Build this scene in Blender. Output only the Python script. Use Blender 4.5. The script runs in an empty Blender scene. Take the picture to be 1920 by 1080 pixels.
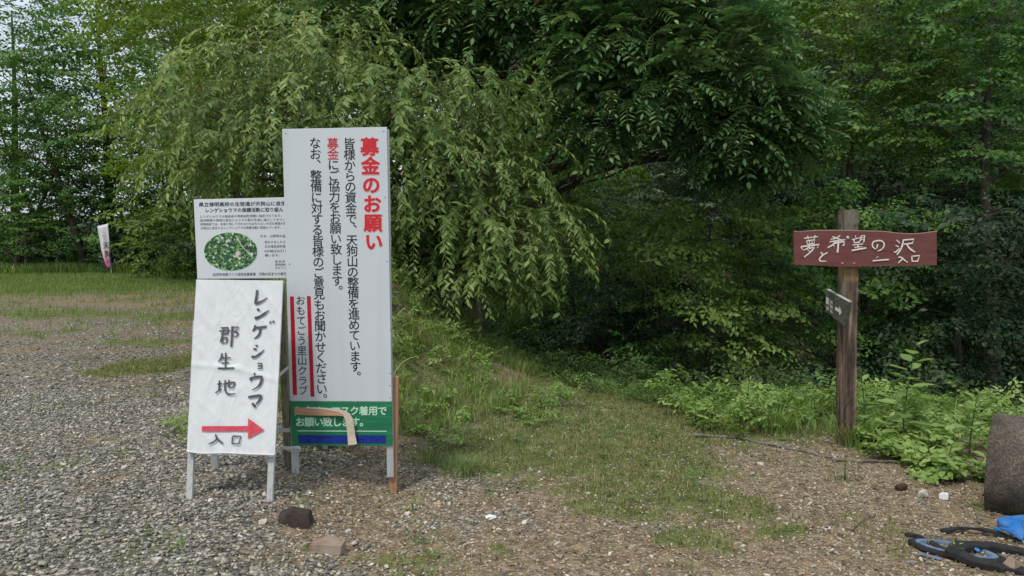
import bpy, bmesh, math, random
import numpy as np
from mathutils import Vector, Matrix

random.seed(7)
RNG = np.random.default_rng(11)
SC = bpy.context.scene
COL = SC.collection
R = math.radians

# ------------------------------------------------------------------ camera
PITCH = R(3.68)
FPX = 1400.0
CAMZ = 1.5
cd = bpy.data.cameras.new('camera')
cd.sensor_width = 36.0
cd.lens = 36.0 * FPX / 1920.0
cd.clip_start = 0.05
cd.clip_end = 2000.0
cam = bpy.data.objects.new('camera', cd)
COL.objects.link(cam)
cam.location = (0, 0, CAMZ)
cam.rotation_euler = (R(90) - PITCH, 0, 0)
SC.camera = cam

# ------------------------------------------------------------------ light
SUN_EL, SUN_AZ = R(60), R(212)          # azimuth clockwise from +Y: high, behind the camera and a little left
SKY_STRENGTH = 0.15
SUN_STRENGTH = 1.5
EXPOSURE = 0.7
world = bpy.data.worlds.new('World')
SC.world = world
world.use_nodes = True
wn = world.node_tree
wn.nodes.clear()
w_out = wn.nodes.new('ShaderNodeOutputWorld')
w_bg = wn.nodes.new('ShaderNodeBackground')
w_sky = wn.nodes.new('ShaderNodeTexSky')
w_sky.sky_type = 'NISHITA'
w_sky.sun_disc = False
w_sky.sun_elevation = SUN_EL
w_sky.sun_rotation = SUN_AZ
w_sky.air_density = 1.2
w_sky.dust_density = 2.0
w_mix = wn.nodes.new('ShaderNodeMix')
w_mix.data_type = 'RGBA'
w_tc = wn.nodes.new('ShaderNodeTexCoord')
w_noise = wn.nodes.new('ShaderNodeTexNoise')
w_noise.inputs['Scale'].default_value = 2.4
w_noise.inputs['Detail'].default_value = 7
w_ramp = wn.nodes.new('ShaderNodeMapRange')
w_ramp.inputs['From Min'].default_value = 0.25
w_ramp.inputs['From Max'].default_value = 0.62
w_ramp.inputs['To Min'].default_value = 0.62
w_ramp.inputs['To Max'].default_value = 1.0
w_mix.inputs['B'].default_value = (3.05, 3.4, 3.75, 1)
wn.links.new(w_tc.outputs['Generated'], w_noise.inputs['Vector'])
wn.links.new(w_noise.outputs['Fac'], w_ramp.inputs['Value'])
wn.links.new(w_ramp.outputs['Result'], w_mix.inputs['Factor'])
wn.links.new(w_sky.outputs['Color'], w_mix.inputs['A'])
wn.links.new(w_mix.outputs['Result'], w_bg.inputs['Color'])
w_bg.inputs['Strength'].default_value = SKY_STRENGTH
wn.links.new(w_bg.outputs['Background'], w_out.inputs['Surface'])

sd = bpy.data.lights.new('sun', 'SUN')
sd.energy = SUN_STRENGTH
sd.angle = R(10)
sd.color = (1.0, 0.95, 0.87)
sun = bpy.data.objects.new('sun', sd)
COL.objects.link(sun)
sdir = Vector((math.sin(SUN_AZ) * math.cos(SUN_EL), math.cos(SUN_AZ) * math.cos(SUN_EL), math.sin(SUN_EL)))
sun.rotation_euler = sdir.to_track_quat('Z', 'Y').to_euler()
sun.location = (-4, -8, 12)

SC.view_settings.view_transform = 'Standard'
SC.view_settings.look = 'None'
SC.view_settings.exposure = EXPOSURE
SC.view_settings.gamma = 1.0
SC.view_settings.use_curve_mapping = False
SC.render.engine = 'CYCLES'
SC.cycles.max_bounces = 6
SC.cycles.diffuse_bounces = 2
SC.cycles.glossy_bounces = 2
SC.cycles.transmission_bounces = 2
SC.cycles.use_denoising = True
SC.cycles.caustics_reflective = False
SC.cycles.caustics_refractive = False

# ------------------------------------------------------------------ projection helpers
CF = Vector((0, math.cos(PITCH), -math.sin(PITCH)))
CU = Vector((0, math.sin(PITCH), math.cos(PITCH)))
CO = Vector((0, 0, CAMZ))

def ray(px, py):
    return CF + Vector((1, 0, 0)) * ((px - 960) / FPX) + CU * ((540 - py) / FPX)

def at(px, py, Y):
    d = ray(px, py)
    return CO + d * (Y / d.y)

def on_plane(px, py, p0, n):
    d = ray(px, py)
    return CO + d * ((p0 - CO).dot(n) / d.dot(n))

def ss(x, a, b):
    t = np.clip((np.asarray(x, float) - a) / (b - a), 0, 1)
    return t * t * (3 - 2 * t)

def _hash(ix, iy, seed):
    h = (ix.astype(np.int64) * 374761393 + iy.astype(np.int64) * 668265263 + seed * 1442695041) & 0x7fffffff
    h = ((h ^ (h >> 13)) * 1274126177) & 0x7fffffff
    return ((h ^ (h >> 16)) & 0xffff) / 65535.0

def noise2(x, y, scale, seed=0, octaves=3):
    x = np.asarray(x, float) * scale
    y = np.asarray(y, float) * scale
    out, amp, tot = 0, 1.0, 0
    for k in range(octaves):
        ix, iy = np.floor(x), np.floor(y)
        fx, fy = x - ix, y - iy
        fx, fy = fx * fx * (3 - 2 * fx), fy * fy * (3 - 2 * fy)
        s = seed + k * 17
        a, b = _hash(ix, iy, s), _hash(ix + 1, iy, s)
        c, d = _hash(ix, iy + 1, s), _hash(ix + 1, iy + 1, s)
        out = out + amp * ((a * (1 - fx) + b * fx) * (1 - fy) + (c * (1 - fx) + d * fx) * fy)
        tot += amp
        amp *= 0.5
        x, y = x * 2.03 + 11.3, y * 2.03 + 5.7
    return out / tot

# ------------------------------------------------------------------ terrain
def edge_y(x):
    """where the level ground ends and the ravine starts"""
    x = np.asarray(x, float)
    l = np.maximum(0.5 - x, 0)
    r = np.maximum(x - 0.5, 0)
    return 8.0 + 2.0 * l + 0.5 * l * l - 0.42 * np.minimum(r, 5) + 0.25 * np.sin(x * 2.1)

def mound_h(x, y):
    xc = -2.05 - np.maximum(y - 9, 0) * 0.36
    w = np.where(x > xc, 1.5, .5)
    rise = ss(y, 4.7, 8.6) * (1 - ss(y, 15, 24) * 0.75)
    return 1.5 * np.exp(-((x - xc) / w) ** 2) * rise

def H(x, y):
    x = np.asarray(x, float)
    y = np.asarray(y, float)
    z = -0.14 * ss(x, -1.5, -0.75) * ss(-y, -30, -8)
    z = z + mound_h(x, y)
    s = y - edge_y(x)
    sp = np.maximum(s, 0)
    z = z - 0.42 * (np.sqrt(sp * sp + 0.5) - 0.7071) * (s > 0) + 0.42 * np.maximum(sp - 12, 0)
    z = z + 0.62 * np.maximum(sp - 17, 0) * (1 - ss(sp, 60, 100) * 0.4) * ss(x, -14, -2)
    # far edge of the gravel lot, the slope beyond it drops away
    fall = np.maximum(y - 36, 0) * (1 - ss(x, -14, -2))
    z = z - 0.3 * np.minimum(fall, 40)
    z = z + 0.02 * (noise2(x, y, 1.1, 3) - 0.5) + 0.12 * (noise2(x, y, 0.6, 5) - 0.5) * (ss(s, -0.5, 1.0) + 0.8 * np.clip(mound_h(x, y), 0, 1))
    z = z + 0.1 * (noise2(x, y, 0.12, 9) - 0.5) * ss(y, 8, 20)
    return z

def h1(x, y):
    return float(H(np.array([x]), np.array([y]))[0])

HD = 1.5
GRASS_B = [(1180, 800, 170, 50, 1.1), (1150, 860, 150, 45, .9), (1330, 905, 140, 40, .75), (1420, 800, 220, 35, .8), (1100, 920, 80, 20, .4), (1060, 850, 120, 40, .5), (1230, 765, 160, 25, .6),
           (1150, 965, 60, 14, 1.5), (1290, 1022, 70, 14, 1.6), (1385, 962, 60, 20, 1.4), (1180, 930, 70, 14, .8), (1230, 985, 50, 10, .5), (1120, 1045, 40, 8, .8),
           (1480, 1010, 50, 10, 1.4), (1390, 1050, 40, 10, .5), (1590, 975, 25, 10, .7), (1590, 910, 22, 18, .9), (1270, 930, 60, 20, .6),
           (320, 680, 70, 26, 1), (215, 692, 70, 10, .8), (330, 595, 80, 9, 1), (60, 625, 70, 9, .7), (140, 590, 140, 8, .55),
           (120, 525, 380, 14, 1.5), (330, 528, 170, 13, 1.5), (60, 585, 120, 9, .6), (300, 640, 90, 9, .6), (270, 560, 80, 5, .4), (30, 545, 120, 6, .8), (80, 715, 50, 8, .4), (250, 640, 60, 8, .35),
           (740, 1065, 110, 16, .6), (840, 880, 70, 40, .6), (780, 850, 60, 40, .4), (900, 835, 80, 50, .7), (985, 800, 60, 40, .8), (1000, 870, 90, 20, .35),
           (1700, 870, 90, 20, .6), (1840, 900, 60, 30, .5), (270, 750, 60, 6, .3), (560, 1046, 18, 6, .7), (1700, 1055, 30, 10, .5)]
DIRT_B = [(640, 930, 110, 60, .9), (860, 1060, 260, 60, .75), (1600, 920, 320, 60, 1), (330, 560, 80, 11, 1.2), (740, 880, 80, 60, 1), (1240, 880, 120, 30, .5),
          (1780, 1000, 200, 80, 1), (450, 900, 80, 40, .25), (820, 960, 120, 40, .6), (150, 560, 200, 7, .7), (250, 830, 70, 10, .3), (1480, 1000, 200, 70, .9), (1300, 1060, 260, 40, .8), (1600, 1078, 400, 30, .9), (1050, 1075, 260, 20, .4), (1080, 940, 160, 60, .5), (330, 610, 60, 10, .6), (200, 900, 60, 10, .25)]

def blobs(x, y, B):
    out = np.zeros_like(x)
    for px, py, rx, ry, w in B:
        hh = CAMZ + (0.14 if px > 700 else 0)
        Y = hh * FPX / (py - 450)
        X = (px - 960) / FPX * Y
        sx = rx * Y / FPX
        sy = ry * Y / (py - 450)
        out = out + w * np.exp(-((x - X) / sx) ** 2 - ((y - Y) / sy) ** 2)
    return out

def zones(x, y):
    x = np.asarray(x, float)
    y = np.asarray(y, float)
    s = y - edge_y(x)
    m = mound_h(x, y)
    g = blobs(x, y, GRASS_B) + ss(m, 0.08, 0.4) * 0.75 + ss(s, -1.4, -0.3) * 1.0 + ss(y, 34, 38) + 0.26 * ss(y, 7, 16) + .06
    g = g + ss(x, 4.5, 6) + ss(-x, 20, 26)
    n = noise2(x, y, 2.2, 21, 4) * .6 + noise2(x, y, 11, 24, 3) * .4
    g = np.clip((g + (n - 0.5) * 2.6 - 0.22) * 1.1, 0, 1)
    d = blobs(x, y, DIRT_B) + ss(m, 0.03, 0.2) + ss(s, -2.5, -0.5) * 0.8
    n2 = noise2(x, y, 1.6, 41, 4) * .6 + noise2(x, y, 8, 44, 3) * .4
    d = np.clip((d + (n2 - 0.5) * 2.4 + .12 + .4 * ss(y, 6, 12)) * .95, 0, 1)
    return g, d

# ------------------------------------------------------------------ object helpers
def tag(o, label=None, cat=None, group=None, kind=None):
    if label: o['label'] = label
    if cat: o['category'] = cat
    if group: o['group'] = group
    if kind: o['kind'] = kind
    return o

def empty(name, loc, label, cat, group=None):
    o = bpy.data.objects.new(name, None)
    COL.objects.link(o)
    o.location = loc
    o.empty_display_size = 0.1
    return tag(o, label, cat, group)

def link(name, me, mat=None, parent=None):
    """mesh in world coordinates; keeps them when given a parent at a location without rotation"""
    o = bpy.data.objects.new(name, me)
    COL.objects.link(o)
    if mat is not None and not me.materials:
        me.materials.append(mat)
    if parent is not None:
        o.parent = parent
        w = Vector(parent.location)
        p = parent.parent
        while p is not None:
            w += Vector(p.location)
            p = p.parent
        o.location = -w
    return o

def np_mesh(name, verts, faces, nper, attrs=None, mats=None, smooth=False, colors=None):
    """verts (N,3); faces (M,nper) int"""
    me = bpy.data.meshes.new(name)
    n, m = len(verts), len(faces)
    me.vertices.add(n)
    me.vertices.foreach_set('co', np.ascontiguousarray(verts, dtype=np.float32).ravel())
    me.loops.add(m * nper)
    me.loops.foreach_set('vertex_index', np.ascontiguousarray(faces, dtype=np.int32).ravel())
    me.polygons.add(m)
    me.polygons.foreach_set('loop_start', np.arange(0, m * nper, nper, dtype=np.int32))
    if smooth:
        me.polygons.foreach_set('use_smooth', np.ones(m, dtype=bool))
    me.update(calc_edges=True)
    for k, (dom, arr) in (attrs or {}).items():
        a = me.attributes.new(k, 'FLOAT', dom)
        a.data.foreach_set('value', np.ascontiguousarray(arr, dtype=np.float32))
    for mt in (mats or []):
        me.materials.append(mt)
    return me

def bm_mesh(name, bm, smooth=False):
    me = bpy.data.meshes.new(name)
    bmesh.ops.recalc_face_normals(bm, faces=bm.faces)
    bm.to_mesh(me)
    bm.free()
    if smooth:
        for p in me.polygons: p.use_smooth = True
    return me

def box_between(bm, a, b, wx, wy, side=Vector((1, 0, 0)), bevel=0.0):
    """a bar from a to b with section wx (along side) by wy"""
    a, b = Vector(a), Vector(b)
    d = (b - a).normalized()
    sx = (side - d * side.dot(d)).normalized()
    sy = d.cross(sx)
    vs = []
    for p in (a, b):
        for i, j in ((-1, -1), (1, -1), (1, 1), (-1, 1)):
            vs.append(bm.verts.new(p + sx * (i * wx / 2) + sy * (j * wy / 2)))
    fs = [bm.faces.new([vs[k] for k in q]) for q in ((0, 1, 2, 3), (7, 6, 5, 4), (0, 4, 5, 1), (1, 5, 6, 2), (2, 6, 7, 3), (3, 7, 4, 0))]
    if bevel:
        es = set()
        for f in fs: es |= set(f.edges)
        bmesh.ops.bevel(bm, geom=list(es), offset=bevel, segments=1, affect='EDGES')

def tube_arrays(paths, sides=5):
    """paths: list of (pts (n,3), radii (n)) -> verts, quads"""
    V, F, off = [], [], 0
    ang = np.arange(sides) * 2 * np.pi / sides
    for pts, rad in paths:
        pts = np.asarray(pts, float)
        rad = np.asarray(rad, float)
        n = len(pts)
        t = np.gradient(pts, axis=0)
        t /= (np.linalg.norm(t, axis=1, keepdims=True) + 1e-9)
        ref = np.array([0.31, 0.17, 0.93]) if abs(t[0][2]) < 0.8 else np.array([0.95, 0.2, 0.1])
        a = np.cross(t, ref)
        a /= (np.linalg.norm(a, axis=1, keepdims=True) + 1e-9)
        b = np.cross(t, a)
        ring = pts[:, None, :] + rad[:, None, None] * (a[:, None, :] * np.cos(ang)[None, :, None] + b[:, None, :] * np.sin(ang)[None, :, None])
        V.append(ring.reshape(-1, 3))
        i = np.arange(n - 1)[:, None] * sides
        j = np.arange(sides)[None, :]
        k = (j + 1) % sides
        q = np.stack([i + j, i + k, i + sides + k, i + sides + j], axis=-1).reshape(-1, 4) + off
        F.append(q)
        off += n * sides
    return np.concatenate(V), np.concatenate(F)

def tube_mesh(name, paths, mat, sides=5):
    v, f = tube_arrays(paths, sides)
    return np_mesh(name, v, f, 4, mats=[mat], smooth=True)

def curve_pts(pts, n=8):
    """Catmull-Rom through pts"""
    P = [np.asarray(p, float) for p in pts]
    if len(P) == 2:
        return np.array([P[0] + (P[1] - P[0]) * t for t in np.linspace(0, 1, n)])
    P = [2 * P[0] - P[1]] + P + [2 * P[-1] - P[-2]]
    out = []
    for i in range(1, len(P) - 2):
        for t in np.linspace(0, 1, n, endpoint=False):
            a, b, c, d = P[i - 1], P[i], P[i + 1], P[i + 2]
            out.append(0.5 * (2 * b + (c - a) * t + (2 * a - 5 * b + 4 * c - d) * t * t + (3 * b - a - 3 * c + d) * t ** 3))
    out.append(P[-2])
    return np.array(out)

# ------------------------------------------------------------------ materials
def new_mat(name):
    m = bpy.data.materials.new(name)
    m.use_nodes = True
    nt = m.node_tree
    b = nt.nodes['Principled BSDF']
    return m, nt, b

def N(nt, typ, **kw):
    n = nt.nodes.new(typ)
    for k, v in kw.items():
        if k in n.inputs: n.inputs[k].default_value = v
        else: setattr(n, k, v)
    return n

def ramp(nt, stops, src=None):
    r = nt.nodes.new('ShaderNodeValToRGB')
    el = r.color_ramp.elements
    while len(el) < len(stops): el.new(0.5)
    for e, (p, c) in zip(el, stops):
        e.position = p
        e.color = (*c, 1) if len(c) == 3 else c
    if src is not None: nt.links.new(src, r.inputs[0])
    return r

def bump(nt, b, src, strength, dist):
    bp = N(nt, 'ShaderNodeBump')
    bp.inputs['Strength'].default_value = strength
    bp.inputs['Distance'].default_value = dist
    nt.links.new(src, bp.inputs['Height'])
    nt.links.new(bp.outputs['Normal'], b.inputs['Normal'])

def mat_noise(name, c1, c2, scale=8, rough=0.8, stretch=(1, 1, 1), bstr=0.3, bdist=0.01, c3=None, detail=6, spec=0.3, metallic=0):
    m, nt, b = new_mat(name)
    tc = N(nt, 'ShaderNodeTexCoord')
    mp = N(nt, 'ShaderNodeMapping')
    mp.inputs['Scale'].default_value = stretch
    nt.links.new(tc.outputs['Object'], mp.inputs[0])
    nz = N(nt, 'ShaderNodeTexNoise')
    nz.inputs['Scale'].default_value = scale
    nz.inputs['Detail'].default_value = detail
    nt.links.new(mp.outputs[0], nz.inputs['Vector'])
    st = [(0.3, c1), (0.7, c2)] if c3 is None else [(0.28, c1), (0.5, c2), (0.72, c3)]
    r = ramp(nt, st, nz.outputs['Fac'])
    nt.links.new(r.outputs[0], b.inputs['Base Color'])
    b.inputs['Roughness'].default_value = rough
    b.inputs['Specular IOR Level'].default_value = spec
    b.inputs['Metallic'].default_value = metallic
    if bstr: bump(nt, b, nz.outputs['Fac'], bstr, bdist)
    return m

def leaf_mat(name, dark, mid, light, rough=0.45, trans=0.3, odd=None):
    m, nt, b = new_mat(name)
    at_ = N(nt, 'ShaderNodeAttribute')
    at_.attribute_name = 'tint'
    st = [(0.0, dark), (0.5, mid), (0.9, light)]
    if odd: st.append((0.985, odd))
    r = ramp(nt, st, at_.outputs['Fac'])
    nt.links.new(r.outputs[0], b.inputs['Base Color'])
    b.inputs['Roughness'].default_value = rough
    b.inputs['Specular IOR Level'].default_value = 0.32
    tr = N(nt, 'ShaderNodeBsdfTranslucent')
    hs = N(nt, 'ShaderNodeHueSaturation')
    hs.inputs['Hue'].default_value = 0.485
    hs.inputs['Saturation'].default_value = 1.15
    hs.inputs['Value'].default_value = 1.3
    nt.links.new(r.outputs[0], hs.inputs['Color'])
    nt.links.new(hs.outputs[0], tr.inputs['Color'])
    mx = N(nt, 'ShaderNodeMixShader')
    mx.inputs[0].default_value = trans
    nt.links.new(b.outputs[0], mx.inputs[1])
    nt.links.new(tr.outputs[0], mx.inputs[2])
    nt.links.new(mx.outputs[0], nt.nodes['Material Output'].inputs['Surface'])
    return m

LM = {
    'weep': leaf_mat('leaf weeping tree', (0.064, 0.125, 0.028), (0.148, 0.235, 0.056), (0.285, 0.372, 0.114), .46, .32, (.34, .28, .1)),
    'walnut': leaf_mat('leaf walnut', (0.049, 0.120, 0.039), (0.120, 0.227, 0.078), (0.224, 0.354, 0.125), .5, .3, (.25, .16, .05)),
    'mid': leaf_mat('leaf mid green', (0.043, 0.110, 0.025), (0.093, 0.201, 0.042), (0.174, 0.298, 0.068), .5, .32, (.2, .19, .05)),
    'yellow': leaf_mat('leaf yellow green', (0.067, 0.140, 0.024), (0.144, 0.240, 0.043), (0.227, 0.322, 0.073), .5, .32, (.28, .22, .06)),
    'dark': leaf_mat('leaf shaded dark green', (0.011, 0.033, 0.012), (0.025, 0.059, 0.019), (0.048, 0.087, 0.026), .5, .28, (.12, .12, .03)),  # dark green lowered further: background shade is put into this leaf colour
    'grey': leaf_mat('leaf grey green', (0.066, 0.110, 0.052), (0.132, 0.182, 0.092), (0.209, 0.259, 0.144), .55, .25, (.16, .15, .09)),
    'bright': leaf_mat('leaf bright', (0.109, 0.190, 0.045), (0.212, 0.333, 0.083), (0.341, 0.451, 0.150), .45, .35, (.3, .28, .12)),
    'grass': leaf_mat('grass blades', (0.098, 0.131, 0.034), (0.184, 0.226, 0.066), (0.276, 0.294, 0.108), .6, .3, (.4, .33, .18)),
    'dry': leaf_mat('dry grass', (.1, .07, .035), (.2, .15, .08), (.32, .26, .15), 0.8, .15, (.4, .34, .2)),
    'weed': leaf_mat('weed leaves', (.07, .13, .035), (.125, .215, .055), (.2, .30, .09), .5, .3, (.2, .2, .1)),
    'frond': leaf_mat('fern fronds', (0.019, 0.052, 0.013), (0.051, 0.099, 0.027), (0.093, 0.147, 0.038), .55, .28, (.14, .13, .05)),
}
M_BARK = mat_noise('bark', (.025, .02, .016), (.07, .058, .045), 9, .9, (3, 3, .6), .6, .03, (.12, .105, .085))
M_BARKL = mat_noise('bark pale', (.06, .05, .04), (.13, .115, .095), 8, .9, (3, 3, .6), .5, .02, (.2, .185, .16))
M_TWIG = mat_noise('twig', (.12, .075, .04), (.24, .17, .10), 12, .8, (1, 1, 1), 0, 0)
M_METAL = mat_noise('aluminium', (.36, .37, .38), (.5, .51, .52), 14, .5, (1, 1, .2), .05, .001, (.44, .45, .45), metallic=.25)
M_PAINTW = mat_noise('grey painted wood', (.30, .31, .30), (.47, .48, .47), 18, .7, (4, 4, .6), .2, .002, (.40, .41, .39))
M_WOODOL = mat_noise('olive weathered wood', (.10, .085, .055), (.19, .17, .12), 14, .85, (5, 5, .5), .3, .003, (.26, .235, .18))
M_WOOD = mat_noise('stake wood', (.24, .12, .055), (.38, .215, .115), 10, .75, (7, 7, .5), .2, .002, (.46, .29, .17))
M_SCREW = mat_noise('screw', (.1, .1, .1), (.25, .25, .25), 50, .5, bstr=0)
M_ROPE = mat_noise('white cord', (.5, .5, .47), (.68, .67, .62), 60, .9, bstr=.2)
M_BLACKINK = mat_noise('black lettering', (.012, .012, .014), (.022, .022, .025), 40, .6, bstr=0)
M_MARKER = mat_noise('marker ink', (.04, .041, .045), (.12, .122, .13), 45, .7, bstr=0)
M_RED = mat_noise('red print', (.55, .018, .03), (.62, .03, .045), 30, .5, bstr=0)
M_REDDARK = mat_noise('dark red print', (.42, .008, .02), (.5, .015, .03), 30, .5, bstr=0)
M_REDPEN = mat_noise('red marker', (.5, .04, .06), (.68, .10, .13), 60, .7, bstr=0)
M_HALO = mat_noise('pale red outline', (.75, .55, .55), (.8, .62, .6), 30, .5, bstr=0)
M_WHITEINK = mat_noise('white brush paint', (.62, .55, .5), (.85, .78, .72), 60, .8, bstr=0)
M_MINT = mat_noise('pale green print', (.42, .66, .50), (.55, .78, .62), 40, .6, bstr=0)
M_PRINT = mat_noise('small print', (.03, .03, .035), (.07, .07, .08), 40, .6, bstr=0)
M_DARKROCK = mat_noise('dark brown rock', (.018, .013, .011), (.05, .035, .028), 14, .65, (1, 1, 1), .6, .012, (.03, .022, .018))
M_TANROCK = mat_noise('tan rock', (.14, .10, .075), (.27, .20, .15), 9, .85, (1, 1, 1), .5, .01, (.33, .28, .23))
M_PALEROCK = mat_noise('pale rock', (.4, .36, .29), (.6, .56, .48), 12, .85, bstr=.3)
M_WHITEST = mat_noise('white stone', (.65, .65, .63), (.82, .82, .8), 14, .7, bstr=.3)

def sheet_white(name, base, var, wr_scale, wr_str, rough):
    m, nt, b = new_mat(name)
    tc = N(nt, 'ShaderNodeTexCoord')
    n1 = N(nt, 'ShaderNodeTexNoise')
    n1.inputs['Scale'].default_value = 2.2
    n1.inputs['Detail'].default_value = 8
    nt.links.new(tc.outputs['Object'], n1.inputs['Vector'])
    r = ramp(nt, [(0.3, tuple(c * (1 - var) for c in base)), (0.7, base)], n1.outputs['Fac'])
    ms = N(nt, 'ShaderNodeMapping'); ms.inputs['Scale'].default_value = (13, 13, .9)
    nt.links.new(tc.outputs['Object'], ms.inputs[0])
    n3 = N(nt, 'ShaderNodeTexNoise'); n3.inputs['Scale'].default_value = 1.0; n3.inputs['Detail'].default_value = 5
    nt.links.new(ms.outputs[0], n3.inputs['Vector'])
    r3 = ramp(nt, [(.55, (1, 1, 1)), (.8, (.93, .925, .90))], n3.outputs['Fac'])
    mm = N(nt, 'ShaderNodeMix', data_type='RGBA', blend_type='MULTIPLY'); mm.inputs['Factor'].default_value = 1
    nt.links.new(r.outputs[0], mm.inputs['A']); nt.links.new(r3.outputs[0], mm.inputs['B'])
    nt.links.new(mm.outputs['Result'], b.inputs['Base Color'])
    b.inputs['Roughness'].default_value = rough
    if wr_str:
        mp = N(nt, 'ShaderNodeMapping')
        mp.inputs['Rotation'].default_value = (0.2, 0.7, 0)
        mp.inputs['Scale'].default_value = (1, 1, .35)
        nt.links.new(tc.outputs['Object'], mp.inputs[0])
        n2 = N(nt, 'ShaderNodeTexNoise')
        n2.inputs['Scale'].default_value = wr_scale
        n2.inputs['Detail'].default_value = 4
        n2.inputs['Distortion'].default_value = 1.4
        nt.links.new(mp.outputs[0], n2.inputs['Vector'])
        bump(nt, b, n2.outputs['Fac'], wr_str, .02)
    return m
M_PANEL = sheet_white('white sign panel', (.60, .63, .66), .05, 0, 0, .42)
M_BOARDW = sheet_white('white info board', (.62, .64, .67), .05, 0, 0, .4)
M_CLOTH = sheet_white('white cloth wrap', (.67, .68, .695), .06, 9, .55, .55)
M_CLOTH_EDGE = sheet_white('folded cloth edge', (.62, .63, .63), .1, 14, .5, .6)

def mat_green():
    m, nt, b = new_mat('green panel')
    tc = N(nt, 'ShaderNodeTexCoord')
    mp = N(nt, 'ShaderNodeMapping')
    mp.inputs['Scale'].default_value = (3, 1, 28)
    nt.links.new(tc.outputs['Object'], mp.inputs[0])
    nz = N(nt, 'ShaderNodeTexNoise')
    nz.inputs['Scale'].default_value = 2.0
    nz.inputs['Detail'].default_value = 5
    nt.links.new(mp.outputs[0], nz.inputs['Vector'])
    r = ramp(nt, [(.35, (.008, .15, .06)), (.6, (.012, .19, .08)), (.75, (.04, .25, .12))], nz.outputs['Fac'])
    nt.links.new(r.outputs[0], b.inputs['Base Color'])
    b.inputs['Roughness'].default_value = .5
    return m
M_GREEN = mat_green()
M_BLUE = mat_noise('blue strip', (.006, .012, .12), (.012, .035, .26), 20, .5, (1.2, 1, 3), 0, 0, (.01, .03, .22))
M_TAPE = mat_noise('brown tape back', (.36, .2, .11), (.45, .27, .16), 12, .6, (1, 1, 4), .1, .002)
M_TAPE2 = mat_noise('tape front', (.5, .42, .32), (.62, .54, .44), 25, .6, (1, 1, 3), .25, .003, (.56, .44, .32))
M_PLANK = mat_noise('maroon painted plank', (.11, .035, .03), (.16, .055, .048), 7, .6, (1, 2, 4), .25, .004, (.145, .06, .055))
M_PLANKEDGE = mat_noise('worn plank edge', (.3, .17, .14), (.42, .26, .22), 20, .8, (2, 1, 1), .2, .002)
M_GREYPLANK = mat_noise('grey mossy plank', (.035, .038, .03), (.10, .10, .085), 12, .9, (2, 2, 6), .4, .004, (.13, .15, .07))
M_GREYEDGE = mat_noise('bleached plank edge', (.3, .28, .23), (.48, .45, .38), 20, .85, (4, 1, 1), .2, .002)

def mat_post():
    m, nt, b = new_mat('old brown post')
    tc = N(nt, 'ShaderNodeTexCoord')
    mp = N(nt, 'ShaderNodeMapping')
    mp.inputs['Scale'].default_value = (16, 16, 1.3)
    nt.links.new(tc.outputs['Object'], mp.inputs[0])
    nz = N(nt, 'ShaderNodeTexNoise')
    nz.inputs['Scale'].default_value = 2.2
    nz.inputs['Detail'].default_value = 8
    nt.links.new(mp.outputs[0], nz.inputs['Vector'])
    brown = ramp(nt, [(.3, (.02, .015, .011)), (.46, (.085, .054, .038)), (.58, (.16, .10, .068)), (.7, (.32, .24, .18))], nz.outputs['Fac'])
    grey = ramp(nt, [(.3, (.035, .03, .022)), (.5, (.12, .105, .075)), (.72, (.2, .18, .14))], nz.outputs['Fac'])
    bare = ramp(nt, [(.3, (.11, .06, .025)), (.6, (.27, .17, .075))], nz.outputs['Fac'])
    a1 = N(nt, 'ShaderNodeAttribute'); a1.attribute_name = 'zone'
    k1 = N(nt, 'ShaderNodeMix', data_type='RGBA')
    nt.links.new(brown.outputs[0], k1.inputs['A']); nt.links.new(grey.outputs[0], k1.inputs['B'])
    n2 = N(nt, 'ShaderNodeTexNoise'); n2.inputs['Scale'].default_value = 3
    mp2 = N(nt, 'ShaderNodeMapping'); mp2.inputs['Scale'].default_value = (5, 5, .8)
    nt.links.new(tc.outputs['Object'], mp2.inputs[0]); nt.links.new(mp2.outputs[0], n2.inputs['Vector'])
    ad = N(nt, 'ShaderNodeMath', operation='ADD'); nt.links.new(a1.outputs['Fac'], ad.inputs[0]); nt.links.new(n2.outputs['Fac'], ad.inputs[1])
    st = N(nt, 'ShaderNodeMapRange'); st.inputs['From Min'].default_value = .85; st.inputs['From Max'].default_value = 1.1
    nt.links.new(ad.outputs[0], st.inputs['Value']); nt.links.new(st.outputs[0], k1.inputs['Factor'])
    a2 = N(nt, 'ShaderNodeAttribute'); a2.attribute_name = 'bare'
    k2 = N(nt, 'ShaderNodeMix', data_type='RGBA')
    nt.links.new(a2.outputs['Fac'], k2.inputs['Factor']); nt.links.new(k1.outputs['Result'], k2.inputs['A']); nt.links.new(bare.outputs[0], k2.inputs['B'])
    nt.links.new(k2.outputs['Result'], b.inputs['Base Color'])
    b.inputs['Roughness'].default_value = .8
    bump(nt, b, nz.outputs['Fac'], .9, .02)
    return m
M_POST = mat_post()

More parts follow.
